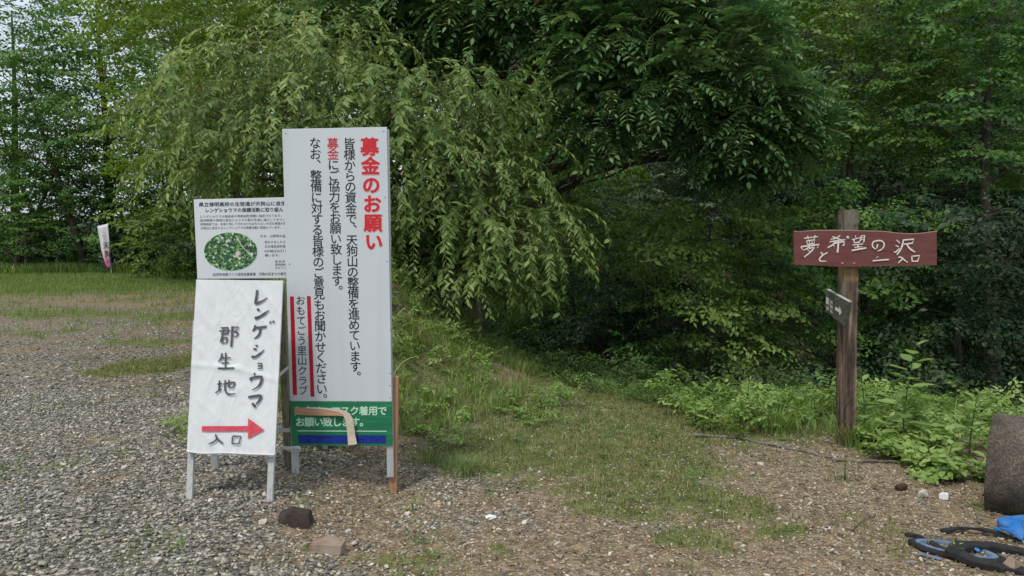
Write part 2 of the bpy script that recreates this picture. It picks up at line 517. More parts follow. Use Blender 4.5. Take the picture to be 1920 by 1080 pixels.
def mat_concrete():
    m, nt, b = new_mat('rough weathered concrete')
    tc = N(nt, 'ShaderNodeTexCoord')
    v = N(nt, 'ShaderNodeTexVoronoi'); v.inputs['Scale'].default_value = 130
    nt.links.new(tc.outputs['Object'], v.inputs['Vector'])
    nz = N(nt, 'ShaderNodeTexNoise'); nz.inputs['Scale'].default_value = 5; nz.inputs['Detail'].default_value = 8
    nt.links.new(tc.outputs['Object'], nz.inputs['Vector'])
    r1 = ramp(nt, [(.3, (.045, .036, .027)), (.55, (.095, .077, .058)), (.75, (.16, .135, .105))], nz.outputs['Fac'])
    sv = N(nt, 'ShaderNodeSeparateColor'); nt.links.new(v.outputs['Color'], sv.inputs[0])
    r2 = ramp(nt, [(.0, (.6, .6, .6)), (.6, (1, 1, 1)), (.9, (1.6, 1.57, 1.5))], sv.outputs[0])
    mx = N(nt, 'ShaderNodeMix', data_type='RGBA', blend_type='MULTIPLY'); mx.inputs['Factor'].default_value = 1
    nt.links.new(r1.outputs[0], mx.inputs['A']); nt.links.new(r2.outputs[0], mx.inputs['B'])
    nt.links.new(mx.outputs['Result'], b.inputs['Base Color'])
    b.inputs['Roughness'].default_value = .95
    bump(nt, b, sv.outputs[0], .6, .008)
    return m
M_CONC = mat_concrete()
M_RUBBER = mat_noise('black rubber', (.012, .012, .013), (.03, .03, .03), 25, .6, bstr=.2, bdist=.003)
M_BLUEPL = mat_noise('blue plastic', (.012, .09, .32), (.03, .17, .48), 14, .55, bstr=.1, c3=(.08, .2, .42))
M_GREYBLUE = mat_noise('faded blue plastic', (.06, .08, .12), (.16, .22, .33), 18, .9, bstr=.1)
M_PINK = None

def mat_ground():
    m, nt, b = new_mat('ground')
    tc = N(nt, 'ShaderNodeTexCoord')
    P = tc.outputs['Object']
    def nz(scale, detail=6, dist=0):
        n = N(nt, 'ShaderNodeTexNoise'); n.inputs['Scale'].default_value = scale; n.inputs['Detail'].default_value = detail
        n.inputs['Distortion'].default_value = dist
        nt.links.new(P, n.inputs['Vector']); return n
    def attr(nm):
        a = N(nt, 'ShaderNodeAttribute'); a.attribute_name = nm; return a.outputs['Fac']
    vo = N(nt, 'ShaderNodeTexVoronoi'); vo.inputs['Scale'].default_value = 42; nt.links.new(P, vo.inputs['Vector'])
    vo2 = N(nt, 'ShaderNodeTexVoronoi'); vo2.inputs['Scale'].default_value = 95; nt.links.new(P, vo2.inputs['Vector'])
    sc1 = N(nt, 'ShaderNodeSeparateColor'); nt.links.new(vo.outputs['Color'], sc1.inputs[0])
    sc2 = N(nt, 'ShaderNodeSeparateColor'); nt.links.new(vo2.outputs['Color'], sc2.inputs[0])
    stone = ramp(nt, [(0, (.07, .066, .058)), (.35, (.16, .15, .128)), (.6, (.25, .225, .185)), (.85, (.36, .325, .265)), (1, (.56, .52, .43))], sc1.outputs[0])
    edge = ramp(nt, [(.0, (1, 1, 1)), (.5, (.9, .9, .9)), (.8, (.35, .33, .3))], None)
    mr = N(nt, 'ShaderNodeMath', operation='MULTIPLY'); mr.inputs[1].default_value = 42 * .035
    nt.links.new(vo.outputs['Distance'], mr.inputs[0])
    nt.links.new(vo.outputs['Distance'], edge.inputs[0])
    gr = N(nt, 'ShaderNodeMix', data_type='RGBA', blend_type='MULTIPLY'); gr.inputs['Factor'].default_value = 1
    nt.links.new(stone.outputs[0], gr.inputs['A']); nt.links.new(edge.outputs[0], gr.inputs['B'])
    n_d = nz(14, 10, .3)
    dirt = ramp(nt, [(.3, (.10, .066, .038)), (.5, (.21, .145, .085)), (.66, (.31, .225, .14)), (.8, (.42, .335, .22))], n_d.outputs['Fac'])
    # bits of stone in the dirt
    st2 = N(nt, 'ShaderNodeMath', operation='GREATER_THAN'); st2.inputs[1].default_value = .72; nt.links.new(sc2.outputs[1], st2.inputs[0])
    dd = N(nt, 'ShaderNodeMix', data_type='RGBA'); nt.links.new(st2.outputs[0], dd.inputs['Factor'])
    nt.links.new(dirt.outputs[0], dd.inputs['A'])
    st3 = ramp(nt, [(0, (.1, .09, .075)), (.6, (.27, .235, .18)), (1, (.42, .38, .3))], sc2.outputs[0])
    nt.links.new(st3.outputs[0], dd.inputs['B'])
    n_g = nz(9, 9, .2)
    green = ramp(nt, [(.3, (.07, .078, .028)), (.5, (.13, .15, .05)), (.7, (.2, .2, .085))], n_g.outputs['Fac'])
    n_f = nz(30, 6)
    def soft(a):
        s = N(nt, 'ShaderNodeMath', operation='ADD'); nt.links.new(attr(a), s.inputs[0])
        k = N(nt, 'ShaderNodeMath', operation='MULTIPLY_ADD'); nt.links.new(n_f.outputs['Fac'], k.inputs[0]); k.inputs[1].default_value = 1.4; k.inputs[2].default_value = -.7
        nt.links.new(k.outputs[0], s.inputs[1])
        r = N(nt, 'ShaderNodeMapRange'); r.inputs['From Min'].default_value = .3; r.inputs['From Max'].default_value = .7
        nt.links.new(s.outputs[0], r.inputs['Value']); return r.outputs[0]
    c1 = N(nt, 'ShaderNodeMix', data_type='RGBA'); nt.links.new(soft('dirt'), c1.inputs['Factor'])
    nt.links.new(gr.outputs['Result'], c1.inputs['A']); nt.links.new(dd.outputs['Result'], c1.inputs['B'])
    c2 = N(nt, 'ShaderNodeMix', data_type='RGBA'); nt.links.new(soft('grass'), c2.inputs['Factor'])
    nt.links.new(c1.outputs['Result'], c2.inputs['A']); nt.links.new(green.outputs[0], c2.inputs['B'])
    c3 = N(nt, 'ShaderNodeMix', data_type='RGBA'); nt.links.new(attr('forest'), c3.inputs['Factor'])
    litter = ramp(nt, [(.35, (.02, .017, .01)), (.6, (.05, .04, .025)), (.75, (.045, .055, .02))], n_g.outputs['Fac'])  # forest floor litter, its colour darkened to carry shade under the trees
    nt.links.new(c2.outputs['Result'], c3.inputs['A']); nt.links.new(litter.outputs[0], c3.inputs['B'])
    nt.links.new(c3.outputs['Result'], b.inputs['Base Color'])
    b.inputs['Roughness'].default_value = .95
    b.inputs['Specular IOR Level'].default_value = .15
    hsum = N(nt, 'ShaderNodeMath', operation='SUBTRACT'); nt.links.new(n_d.outputs['Fac'], hsum.inputs[0]); nt.links.new(vo.outputs['Distance'], hsum.inputs[1])
    bump(nt, b, hsum.outputs[0], .8, .02)
    return m
M_GROUND = mat_ground()

# ------------------------------------------------------------------ ground sheet
def build_ground():
    def axis(lo, hi, n0, n1, mid0, mid1, fine):
        core = np.arange(mid0, mid1, fine)
        a = mid0 - (np.geomspace(1, 1 + (mid0 - lo) / fine / 12, n0) - 1) * fine * 12
        b = mid1 + (np.geomspace(1, 1 + (hi - mid1) / fine / 12, n1) - 1) * fine * 12
        return np.concatenate([a[:0:-1], core, b])
    xs = axis(-320, 320, 90, 90, -5.5, 5.2, .06)
    ys = axis(-60, 420, 40, 150, 2.6, 11, .06)
    X, Y = np.meshgrid(xs, ys)
    x, y = X.ravel(), Y.ravel()
    z = H(x, y)
    # small stones and ruts as relief near the camera
    near = ss(-y, -14, -8)
    z = z + near * .012 * (noise2(x, y, 9, 77, 3) - .5)
    g, d = zones(x, y)
    s = y - edge_y(x)
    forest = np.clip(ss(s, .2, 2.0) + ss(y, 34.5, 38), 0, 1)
    nx, ny = len(xs), len(ys)
    i = np.arange(ny - 1)[:, None] * nx
    j = np.arange(nx - 1)[None, :]
    f = np.stack([i + j, i + j + 1, i + nx + j + 1, i + nx + j], -1).reshape(-1, 4)
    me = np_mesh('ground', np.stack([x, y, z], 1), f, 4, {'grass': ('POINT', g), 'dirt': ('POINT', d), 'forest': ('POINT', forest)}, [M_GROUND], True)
    o = link('ground', me)
    o['kind'] = 'structure'
build_ground()

# distant wooded ridge seen through the gaps at left
def build_hill():
    m, nt, b = new_mat('distant wooded slope')
    tc = N(nt, 'ShaderNodeTexCoord')
    v = N(nt, 'ShaderNodeTexVoronoi'); v.inputs['Scale'].default_value = .35; nt.links.new(tc.outputs['Object'], v.inputs['Vector'])
    n = N(nt, 'ShaderNodeTexNoise'); n.inputs['Scale'].default_value = .9; n.inputs['Detail'].default_value = 9; nt.links.new(tc.outputs['Object'], n.inputs['Vector'])
    r = ramp(nt, [(.3, (.03, .055, .04)), (.55, (.06, .095, .06)), (.75, (.10, .14, .085))], n.outputs['Fac'])
    nt.links.new(r.outputs[0], b.inputs['Base Color']); b.inputs['Roughness'].default_value = 1
    bump(nt, b, v.outputs['Distance'], 1, 2.0)
    xs = np.linspace(-260, 200, 160); ys = np.linspace(130, 260, 50)
    X, Y = np.meshgrid(xs, ys); x, y = X.ravel(), Y.ravel()
    top = 17 + 14 * noise2(x, y * 0 + 3, .02, 5, 3) + .06 * (x + 60)
    z = -14 + top * ss(y, 130, 190) + 3 * noise2(x, y, .25, 8, 3)
    nx, ny = len(xs), len(ys)
    i = np.arange(ny - 1)[:, None] * nx; j = np.arange(nx - 1)[None, :]
    f = np.stack([i + j, i + j + 1, i + nx + j + 1, i + nx + j], -1).reshape(-1, 4)
    o = link('hill', np_mesh('hill', np.stack([x, y, z], 1), f, 4, None, [m], True)); o['kind'] = 'structure'
build_hill()

# ------------------------------------------------------------------ leaves
def leaf_shape(width, detail):
    """canonical leaf along +X, length 1, face up +Z"""
    w = width / 2
    if detail == 2:
        v = np.array([[0, 0, 0], [.25, w * .85, .05], [.62, w * .8, .04], [1, 0, -.06], [.62, -w * .8, .04], [.25, -w * .85, .05]])
        f = np.array([[0, 3, 2, 1], [0, 5, 4, 3]])
    else:
        v = np.array([[0, 0, 0], [.45, w, .06], [1, 0, -.05], [.45, -w, .06]])
        f = np.array([[0, 2, 1], [0, 3, 2]])
    return v, f

def mats_from(x, y, z, pos, s):
    """frames (n,3) x3 axes, pos, scale -> (n,3,4)"""
    M = np.empty((len(pos), 3, 4))
    M[:, :, 0] = x * s[:, None]
    M[:, :, 1] = y * s[:, None] * (1.0 if len(s) > 300 else RNG.uniform(.75, 1.25, len(s))[:, None])
    M[:, :, 2] = z * s[:, None]
    M[:, :, 3] = pos
    return M

def frame(d, up):
    d = d / (np.linalg.norm(d, axis=-1, keepdims=True) + 1e-9)
    y = np.cross(up, d)
    y /= (np.linalg.norm(y, axis=-1, keepdims=True) + 1e-9)
    z = np.cross(d, y)
    return d, y, z

def compose(A, B):
    """A (S,3,4), B (L,3,4) -> (S*L,3,4)"""
    Rr = np.einsum('sij,ljk->slik', A[:, :, :3], B[:, :, :3])
    t = np.einsum('sij,lj->sli', A[:, :, :3], B[:, :, 3]) + A[:, None, :, 3]
    M = np.concatenate([Rr, t[..., None]], -1)
    return M.reshape(-1, 3, 4)

def tmpl_fan(rng, leaf=.16, nleaf=38):
    """flat leafy spray, unit length"""
    P, D, U, S = [], [], [], []
    def twig(o, d, ln, k):
        side = np.cross([0, 0, 1], d)
        for i in range(k):
            t = (i + .6) / k
            p = o + d * ln * t + np.array([0, 0, -.12 * (t * ln) ** 2]) + rng.normal(0, .015, 3)
            sg = 1 if i % 2 else -1
            dd = d * .6 + side * sg * .9 + rng.normal(0, .25, 3) + np.array([0, 0, -.42])
            P.append(p); D.append(dd); U.append(np.array([.35, 0, 1]) + rng.normal(0, .42, 3)); S.append(leaf * rng.uniform(.7, 1.2))
    twig(np.zeros(3), np.array([1., 0, 0]), 1.0, 9)
    paths = [(np.array([[0, 0, 0], [.5, 0, -.03], [1, 0, -.12]]), np.array([.012, .008, .003]))]
    ns = 6
    per = max(3, (nleaf - 9) // ns)
    for i in range(ns):
        t = .12 + .13 * i
        a = (1 if i % 2 else -1) * rng.uniform(.6, 1.1)
        d = np.array([math.cos(a), math.sin(a), rng.uniform(-.2, .15)])
        ln = (.62 - .06 * i) * rng.uniform(.8, 1.2)
        o = np.array([t, 0, -.12 * t * t])
        twig(o, d, ln, per)
        paths.append((np.array([o, o + d * ln]), np.array([.006, .003])))
    P, D, U, S = map(np.array, (P, D, U, S))
    x, y, z = frame(D, U)
    return mats_from(x, y, z, P, S), paths

def tmpl_weep(rng, leaf=.085, n=28):
    """twig that arches out and hangs, unit ~1 m"""
    ts = np.linspace(0, 1, 9)
    bend = rng.uniform(.3, 1.05)
    px = bend * (1 - (1 - ts) ** 2)
    pz = .14 * np.sin(ts * 2.2) - ts ** 1.7 * rng.uniform(.25, .9)
    py = .06 * np.sin(ts * 4 + rng.uniform(0, 6)) * ts
    path = np.stack([px, py, pz], 1)
    P, D, U, S = [], [], [], []
    for i in range(n):
        t = .08 + .92 * (i + .5) / n
        p = np.array([np.interp(t, ts, path[:, k]) for k in range(3)])
        q = np.array([np.interp(min(t + .05, 1), ts, path[:, k]) for k in range(3)])
        d = q - p
        d /= np.linalg.norm(d) + 1e-9
        sg = 1 if i % 2 else -1
        side = np.array([rng.normal(0, .35), sg * 1.0, 0])
        dd = d * .75 + side * .85 + np.array([0, 0, -.3]) + rng.normal(0, .26, 3)
        P.append(p); D.append(dd); U.append(np.array([.5, 0, .8]) + rng.normal(0, .35, 3)); S.append(leaf * rng.uniform(.5, 1.3))
    P, D, U, S = map(np.array, (P, D, U, S))
    x, y, z = frame(D, U)
    return mats_from(x, y, z, P, S), [(path, np.linspace(.005, .0016, 9))]

def tmpl_pinnate(rng, leaf=.11, rach=.42):
    """cluster of compound leaves"""
    P, D, U, S, paths = [], [], [], [], []
    for c in range(5):
        a = rng.uniform(-1.7, 1.7)
        el = rng.uniform(-.3, .5)
        d0 = np.array([math.cos(a) * math.cos(el), math.sin(a) * math.cos(el), math.sin(el)])
        side = np.cross([0, 0, 1], d0); side /= np.linalg.norm(side)
        L = rach * rng.uniform(.8, 1.15)
        ts = np.linspace(0, 1, 6)
        path = d0[None] * (ts * L)[:, None] + np.array([0, 0, -1])[None] * (ts ** 2 * L * rng.uniform(.35, .8))[:, None]
        paths.append((path, np.linspace(.004, .0015, 6)))
        up = np.cross(d0, side)
        for i in range(6):
            t = .28 + .72 * i / 6
            p = np.array([np.interp(t, ts, path[:, k]) for k in range(3)])
            for sg in (-1, 1):
                dd = d0 * .45 + side * sg * 1.0 + np.array([0, 0, -.42]) + rng.normal(0, .08, 3)
                P.append(p); D.append(dd); U.append(np.array([0, 0, 1]) - d0 * .1 + rng.normal(0, .12, 3)); S.append(leaf * rng.uniform(.85, 1.15) * (.8 + .4 * math.sin(t * 2.6)))
        P.append(path[-1]); D.append(path[-1] - path[-2]); U.append(np.array([0, 0, 1.]) + d0 * .4); S.append(leaf)
    P, D, U, S = map(np.array, (P, D, U, S))
    x, y, z = frame(D, U)
    return mats_from(x, y, z, P, S), paths

def leaves_mesh(name, M, tint, width, detail, mat):
    v, f = leaf_shape(width, detail)
    V = np.einsum('nij,vj->nvi', M[:, :, :3], v) + M[:, None, :, 3]
    F = f[None] + (np.arange(len(M)) * len(v))[:, None, None]
    t = np.repeat(np.clip(tint, 0, 1), len(f))
    return np_mesh(name, V.reshape(-1, 3), F.reshape(-1, f.shape[1]), f.shape[1], {'tint': ('FACE', t)}, [mat])

def leaf_objects(parent, M, tint, width, mat):
    """single leaves as parts, sharing five meshes"""
    v, f = leaf_shape(width, 2)
    shared = []
    for k in range(5):
        shared.append(np_mesh('leaf', v, f, 4, {'tint': ('FACE', np.full(len(f), .1 + .2 * k))}, [mat]))
    pl = Vector(parent.location)
    for m, t in zip(M, tint):
        o = bpy.data.objects.new('leaf', shared[int(min(4, max(0, t * 5)))])
        COL.objects.link(o)
        o.parent = parent
        mm = Matrix([list(map(float, r)) for r in m] + [[0, 0, 0, 1]])
        mm.translation -= pl
        o.matrix_basis = mm

def sprays_in_lobe(rng, lobe, n, droop=0.0, layered=False, inner=.35):
    """positions and frames of sprays in an ellipsoid (cx,cy,cz,rx,ry,rz)"""
    c = np.array(lobe[:3]); r = np.array(lobe[3:6])
    u = rng.normal(0, 1, (n, 3))
    u /= np.linalg.norm(u, axis=1, keepdims=True)
    rad = inner + (1 - inner) * rng.uniform(0, 1, n) ** .6
    p = u * rad[:, None]
    if layered:
        nl = max(3, int(r[2] / .38))
        lay = np.round((p[:, 2] * .5 + .5) * nl) / nl
        p[:, 2] = (lay - .5) * 2 + rng.normal(0, .05, n)
        p[:, 2] -= .22 * (p[:, 0] ** 2 + p[:, 1] ** 2)
    pos = c + p * r
    az = np.arctan2(u[:, 1], u[:, 0]) + rng.normal(0, .7, n)
    el = np.clip(u[:, 2] * .7, -.5, .7) - droop + rng.normal(0, .2, n)
    if layered: el = rng.normal(-.3, .22, n) - droop
    d = np.stack([np.cos(az) * np.cos(el), np.sin(az) * np.cos(el), np.sin(el)], 1)
    up = np.array([0, 0, 1.0]) + rng.normal(0, .22, (n, 3))
    return pos, d, up

def build_crown(rng, lobes, kind, density, size, leaf, layered=False, droop=0.0, tvar=.16, inner=.35, tbias=0.0):
    """returns leaf matrices, tints, twig paths, spray positions"""
    T = []
    for _ in range(4 if kind == 'fan' else 8):
        if kind == 'fan': T.append(tmpl_fan(rng, leaf / size))
        elif kind == 'weep': T.append(tmpl_weep(rng, leaf / size))
        else: T.append(tmpl_pinnate(rng, leaf / size, .40 / size))
    Ms, Ts, paths, centres = [], [], [], []
    for li, lb in enumerate(lobes):
        area = (lb[3] * lb[4] + lb[3] * lb[5] + lb[4] * lb[5]) / 3 * 4 * math.pi
        n = max(4, int(area * density / (size * size)))
        pos, d, up = sprays_in_lobe(rng, lb, n, droop, layered, inner)
        s = size * rng.uniform(.55, 1.35, n)
        x, y, z = frame(d, up)
        A = mats_from(x, y, z, pos, s)
        if kind == 'weep':            # keep hanging vertical whatever the outward direction
            d2 = d.copy(); d2[:, 2] = 0
            x, y, z = frame(d2, np.tile([0, 0, 1.0], (n, 1)) + rng.normal(0, .1, (n, 3)))
            A = mats_from(x, y, z, pos, s)
        which = rng.integers(0, len(T), n)
        lt = rng.normal(0, .08)
        st = rng.normal(.42 + lt + tbias, tvar, n)
        for k in range(len(T)):
            sel = which == k
            if not sel.any(): continue
            M = compose(A[sel], T[k][0])
            Ms.append(M)
            Ts.append(np.repeat(st[sel], len(T[k][0])) + rng.normal(0, .13, len(M)))
            for a in A[sel]:
                for pp, rr in T[k][1]:
                    paths.append((pp @ a[:, :3].T + a[:, 3], rr * s.mean()))
        centres.append(pos)
    tt = np.concatenate(Ts)
    odd = RNG.uniform(0, 1, len(tt)) < .006
    tt = np.where(odd, 1.0, np.clip(tt, 0, .9))
    return np.concatenate(Ms), tt, paths, centres

def limb(rng, a, b, r0, r1, sag=.12, n=7):
    a, b = np.array(a, float), np.array(b, float)
    t = np.linspace(0, 1, n)[:, None]
    L = np.linalg.norm(b - a)
    p = a + (b - a) * t
    p[:, 2] += np.sin(t[:, 0] * np.pi) * L * sag
    p[1:-1] += rng.normal(0, .025 * L, (n - 2, 3))
    return (p, np.linspace(r0, r1, n))

def make_branches(rng, trunk_pts, trunk_r, lobes, centres, per_lobe=7):
    """limbs from the trunk into every lobe, and smaller branches to the sprays"""
    tp = np.array(trunk_pts)
    out = []
    for lb, cs in zip(lobes, centres):
        c = np.array(lb[:3])
        zt = c[2] - .45 * lb[5] - .3 * np.linalg.norm((c - tp[-1])[:2])
        i = int(np.argmin(np.abs(tp[:, 2] - zt) + .2 * np.linalg.norm(tp[:, :2] - c[:2], axis=1)))
        r = trunk_r[min(i, len(trunk_r) - 1)] * .42
        L = limb(rng, tp[i], c, r, r * .35, .1)
        out.append(L)
        idx = rng.choice(len(cs), min(per_lobe, len(cs)), replace=False)
        for k in idx:
            j = rng.integers(2, 6)
            out.append(limb(rng, L[0][j], cs[k], L[1][j] * .4, .006, .06, 5))
    return out

def subtract_loc(arr, loc):
    return arr - np.array(loc)

def make_tree(name, label, cat, base, trunk_pts, trunk_r, lobes, kind, lmat, seed, density=1.0, size=.7, leaf=.09, width=.5, detail=1,
              layered=False, droop=0, singles=0, twigs=False, bark=None, per_lobe=7, group=None, inner=.35, tvar=.16, tbias=0.0, branches=True):
    rng = np.random.default_rng(seed)
    root = empty(name, base, label, cat, group)
    bark = bark or M_BARK
    tp = curve_pts(trunk_pts, 6)
    tr = np.interp(np.linspace(0, 1, len(tp)), np.linspace(0, 1, len(trunk_r)), trunk_r)
    M, tint, paths, centres = build_crown(rng, lobes, kind, density, size, leaf, layered, droop, tvar, inner, tbias)
    link('trunk', tube_mesh('trunk', [(tp, tr)], bark, 9), None, root)
    if branches:
        br = make_branches(rng, tp, tr, lobes, centres, per_lobe)
        link('branches', tube_mesh('branches', br, bark, 5), None, root)
    if twigs and paths:
        o = link('twigs', tube_mesh('twigs', paths, M_TWIG, 3), None, root); o['kind'] = 'stuff'
    if singles:
        p = M[:, :, 3]
        c = p + M[:, :, 0] * .5 - np.array([0, 0, CAMZ])
        dist = np.linalg.norm(c, axis=1)
        # only leaves inside the picture
        u = c[:, 0] / c[:, 1]; v = c[:, 2] / c[:, 1]
        ok = (np.abs(u) < .67) & (v < .31) & (v > -.4)
        pick = np.argsort(np.where(ok, dist, 1e9))[:singles]
        leaf_objects(root, M[pick], tint[pick], width, LM[lmat])
        keep = np.ones(len(M), bool); keep[pick] = False
        M, tint = M[keep], tint[keep]
    o = link('crown', leaves_mesh('crown', M, tint, width, detail, LM[lmat]), None, root)
    o['kind'] = 'stuff'
    return root

def copy_thing(root, loc, rz, scale, label, group=None, mat=None):
    r = root.copy(); COL.objects.link(r)
    r.location = loc; r.rotation_euler = (0, 0, rz); r.scale = scale
    r['label'] = label
    if group: r['group'] = group
    for ch in root.children:
        c = ch.copy(); COL.objects.link(c); c.parent = r
        if mat and ch.name.startswith('crown'):
            c.material_slots[0].link = 'OBJECT'
            c.material_slots[0].material = mat
    return r

def lobe_px(px, py, Y, rx, ry, rz=None, depth=None):
    """lobe centred where the pixel ray meets depth Y; radii in pixels -> metres"""
    p = at(px, py, Y)
    k = Y / FPX
    return (p.x, p.y, p.z, rx * k, (depth if depth else rx * k), ry * k)

# ---------------- foreground trees
# weeping cherry on the mound behind the signs
Yw = 9.3
bw = (-2.3, 9.6, h1(-2.3, 9.6) - .15)
wl = [lobe_px(470, 150, 9.4, 120, 80), lobe_px(600, 90, 9.6, 130, 75), lobe_px(450, 260, 9.0, 110, 70), lobe_px(640, 190, 9.1, 140, 80),
      lobe_px(770, 210, 9.0, 120, 80), lobe_px(870, 170, 9.2, 95, 70), lobe_px(560, 260, 8.7, 110, 70), lobe_px(730, 300, 8.7, 130, 70), lobe_px(870, 300, 9.0, 120, 80),
      lobe_px(830, 400, 8.8, 130, 70), lobe_px(950, 390, 8.9, 90, 60), lobe_px(960, 465, 8.6, 80, 50), lobe_px(860, 480, 9.0, 110, 60), lobe_px(770, 430, 9.4, 110, 70),
      lobe_px(1000, 440, 9.1, 60, 45), lobe_px(400, 215, 9.8, 80, 60), lobe_px(470, 330, 9.9, 90, 40), lobe_px(700, 400, 10.2, 120, 80), lobe_px(900, 245, 9.6, 100, 70), lobe_px(390, 310, 10.2, 50, 30), lobe_px(880, 520, 8.7, 90, 40), lobe_px(800, 490, 8.9, 80, 40)]
tw = [bw, (-2.25, 9.55, 1.6), (-2.05, 9.4, 2.4), (-1.8, 9.5, 3.1), (-1.9, 9.6, 3.9)]
weep = make_tree('weeping_cherry_tree', 'weeping tree with long drooping leafy twigs spreading behind the large white sign', 'tree', bw, tw,
                 [.13, .09, .06, .04, .02], wl, 'weep', 'weep', 5, density=10.5, size=.72, leaf=.084, width=.38, detail=2, singles=290, twigs=True, tvar=.2, inner=.15, tbias=.06, per_lobe=4)

# walnut whose boughs hang over the centre
bn = (-.6, 12.6, h1(-.6, 12.6) - .2)
nl = [lobe_px(720, 20, 11.6, 120, 80), lobe_px(860, 30, 11.2, 130, 90), lobe_px(1000, 20, 10.8, 120, 60), lobe_px(1120, 70, 10.4, 110, 90), lobe_px(1120, 190, 10.2, 75, 90),
      lobe_px(1240, 60, 10.4, 120, 110), lobe_px(1250, 160, 10.2, 90, 60), lobe_px(1360, 110, 10.4, 120, 110), lobe_px(1370, 220, 10.4, 110, 80), lobe_px(1450, 200, 10.6, 85, 80),
      lobe_px(1440, 270, 10.6, 85, 55), lobe_px(1370, 290, 10.9, 75, 55), lobe_px(1150, -60, 11, 200, 60), lobe_px(900, -50, 11.6, 200, 55),
      lobe_px(1130, 250, 10.1, 38, 30), lobe_px(1480, 240, 11.0, 70, 60), lobe_px(800, 90, 12, 120, 50), lobe_px(640, 70, 12.6, 90, 60)]
tn = [bn, (-.5, 12.5, 2), (-.2, 12.3, 4), (.2, 12.0, 5.8), (.6, 11.8, 7.4)]
make_tree('walnut_tree', 'large walnut tree with compound leaves, its boughs hanging from the top centre', 'tree', bn, tn,
          [.18, .14, .10, .07, .03], nl, 'pinnate', 'walnut', 6, density=7.5, size=.78, leaf=.088, width=.46, detail=2, singles=290, twigs=True, tvar=.2, inner=.35)

bl_ = (-5.6, 13.5, h1(-5.6, 13.5) - .2)
ll = [lobe_px(300, 60, 13.6, 90, 55), lobe_px(400, 20, 13.2, 110, 60), lobe_px(520, 30, 13.0, 110, 55), lobe_px(610, 10, 13.2, 100, 60), lobe_px(330, 170, 13.8, 80, 45),
      lobe_px(290, 250, 14.2, 70, 45), lobe_px(360, 290, 14.0, 70, 40), lobe_px(450, -60, 13.6, 200, 60), lobe_px(270, -20, 14.2, 90, 50), lobe_px(680, -40, 13.6, 90, 55)]
make_tree('broadleaf_tree', 'fresh green broadleaf tree filling the space above and left of the weeping tree', 'tree', bl_, [bl_, (-5.5, 13.5, 1.5), (-5.2, 13.3, 3.2), (-4.8, 13.3, 4.6)],
          [.12, .09, .06, .02], ll, 'fan', 'yellow', 17, density=2.6, size=.6, leaf=.10, width=.5, layered=True, per_lobe=4, inner=.4, tbias=.02)

# ---------------- shared template trees (first use is a real tree)
def generic_tree(name, label, px, pyb, Y, height, rad, kind_leaf, seed, layered, leaf=.10, size=.8, density=.75, width=.5, bare=.3, lean=0.0, group=None, bark=None, nl=11):
    rng = np.random.default_rng(seed)
    p = at(px, pyb, Y)
    bx, by = p.x, p.y
    bz = h1(bx, by) - .15
    lobes = []
    for i in range(nl):
        t = (i + .5) / nl
        zc = height * (bare + (1 - bare) * t) * .95
        rr = rad * math.sin(math.pi * (.18 + .72 * t)) * .62
        a = i * 2.4 + rng.uniform(-.4, .4)
        lobes.append((bx + lean * zc + rr * math.cos(a), by + rr * math.sin(a), bz + zc, rad * .52 * rng.uniform(.8, 1.2), rad * .52 * rng.uniform(.8, 1.2), height * .12 * rng.uniform(.8, 1.25)))
    tp = [(bx + lean * height * t + .12 * math.sin(t * 5 + seed), by + .1 * math.cos(t * 4 + seed), bz + height * .92 * t) for t in (0, .25, .5, .75, 1)]
    r0 = .02 + height * .014
    return make_tree(name, label, 'tree', (bx, by, bz), tp, [r0, r0 * .8, r0 * .6, r0 * .38, r0 * .12], lobes, 'fan', kind_leaf, seed, density=density, size=size, leaf=leaf, width=width,
                     layered=layered, group=group, bark=bark, per_lobe=5)

def place_copy(src, label, px, Y, height_scale, wscale, rz, mat, group=None):
    p = at(px, 450, Y)
    return copy_thing(src, (p.x, p.y, h1(p.x, p.y) - .15), rz, (wscale, wscale, height_scale), label, group, LM[mat])

# trees in and beyond the ravine, each with its own domed tiers of leaves
def ravine_tree(label, base_px, Y, lobes, mat, seed, leaf=.08, size=.5, density=2.3, name='maple_tree', layered=True, rt=.09, tbias=0.0, dz=.75, width=.55):
    p = at(base_px, 450, Y)
    bz = h1(p.x, p.y) - .2
    L = []
    for q in lobes:
        yy = q[4] if len(q) > 4 else Y
        L.append(lobe_px(q[0], q[1], yy, q[2], q[3] * dz, depth=q[2] * yy / FPX * 1.1))
    top = max(l[2] for l in L)
    mx = sum(l[0] for l in L) / len(L)
    tp = [(p.x, p.y, bz), (p.x + .08, p.y, bz + (top - bz) * .3), (p.x * .6 + mx * .4, p.y + .1, bz + (top - bz) * .6), (p.x * .35 + mx * .65, p.y, bz + (top - bz) * .95)]
    return make_tree(name, label, 'tree', (p.x, p.y, bz), tp, [rt, rt * .8, rt * .5, rt * .15], L, 'fan', mat, seed, density=density, size=size, leaf=leaf, width=width, layered=layered, per_lobe=5, inner=.6, tbias=tbias, tvar=.2)
ravine_tree('yellowish maple low in the ravine left of the signpost', 1330, 11.6, [(1340, 395, 110, 48), (1265, 465, 95, 50), (1395, 455, 90, 45), (1300, 545, 115, 50), (1410, 545, 90, 42), (1365, 625, 95, 42), (1240, 400, 50, 30)], 'yellow', 101, tbias=-.04)
ravine_tree('grey green tree with rounded crown right of the hanging walnut bough', 1240, 16.5, [(1200, 262, 75, 52), (1278, 305, 80, 58), (1240, 380, 105, 60), (1170, 430, 85, 55), (1300, 400, 80, 60), (1215, 500, 100, 60)], 'grey', 102, layered=False, name='deciduous_tree', leaf=.09, dz=.9, tbias=-.02)
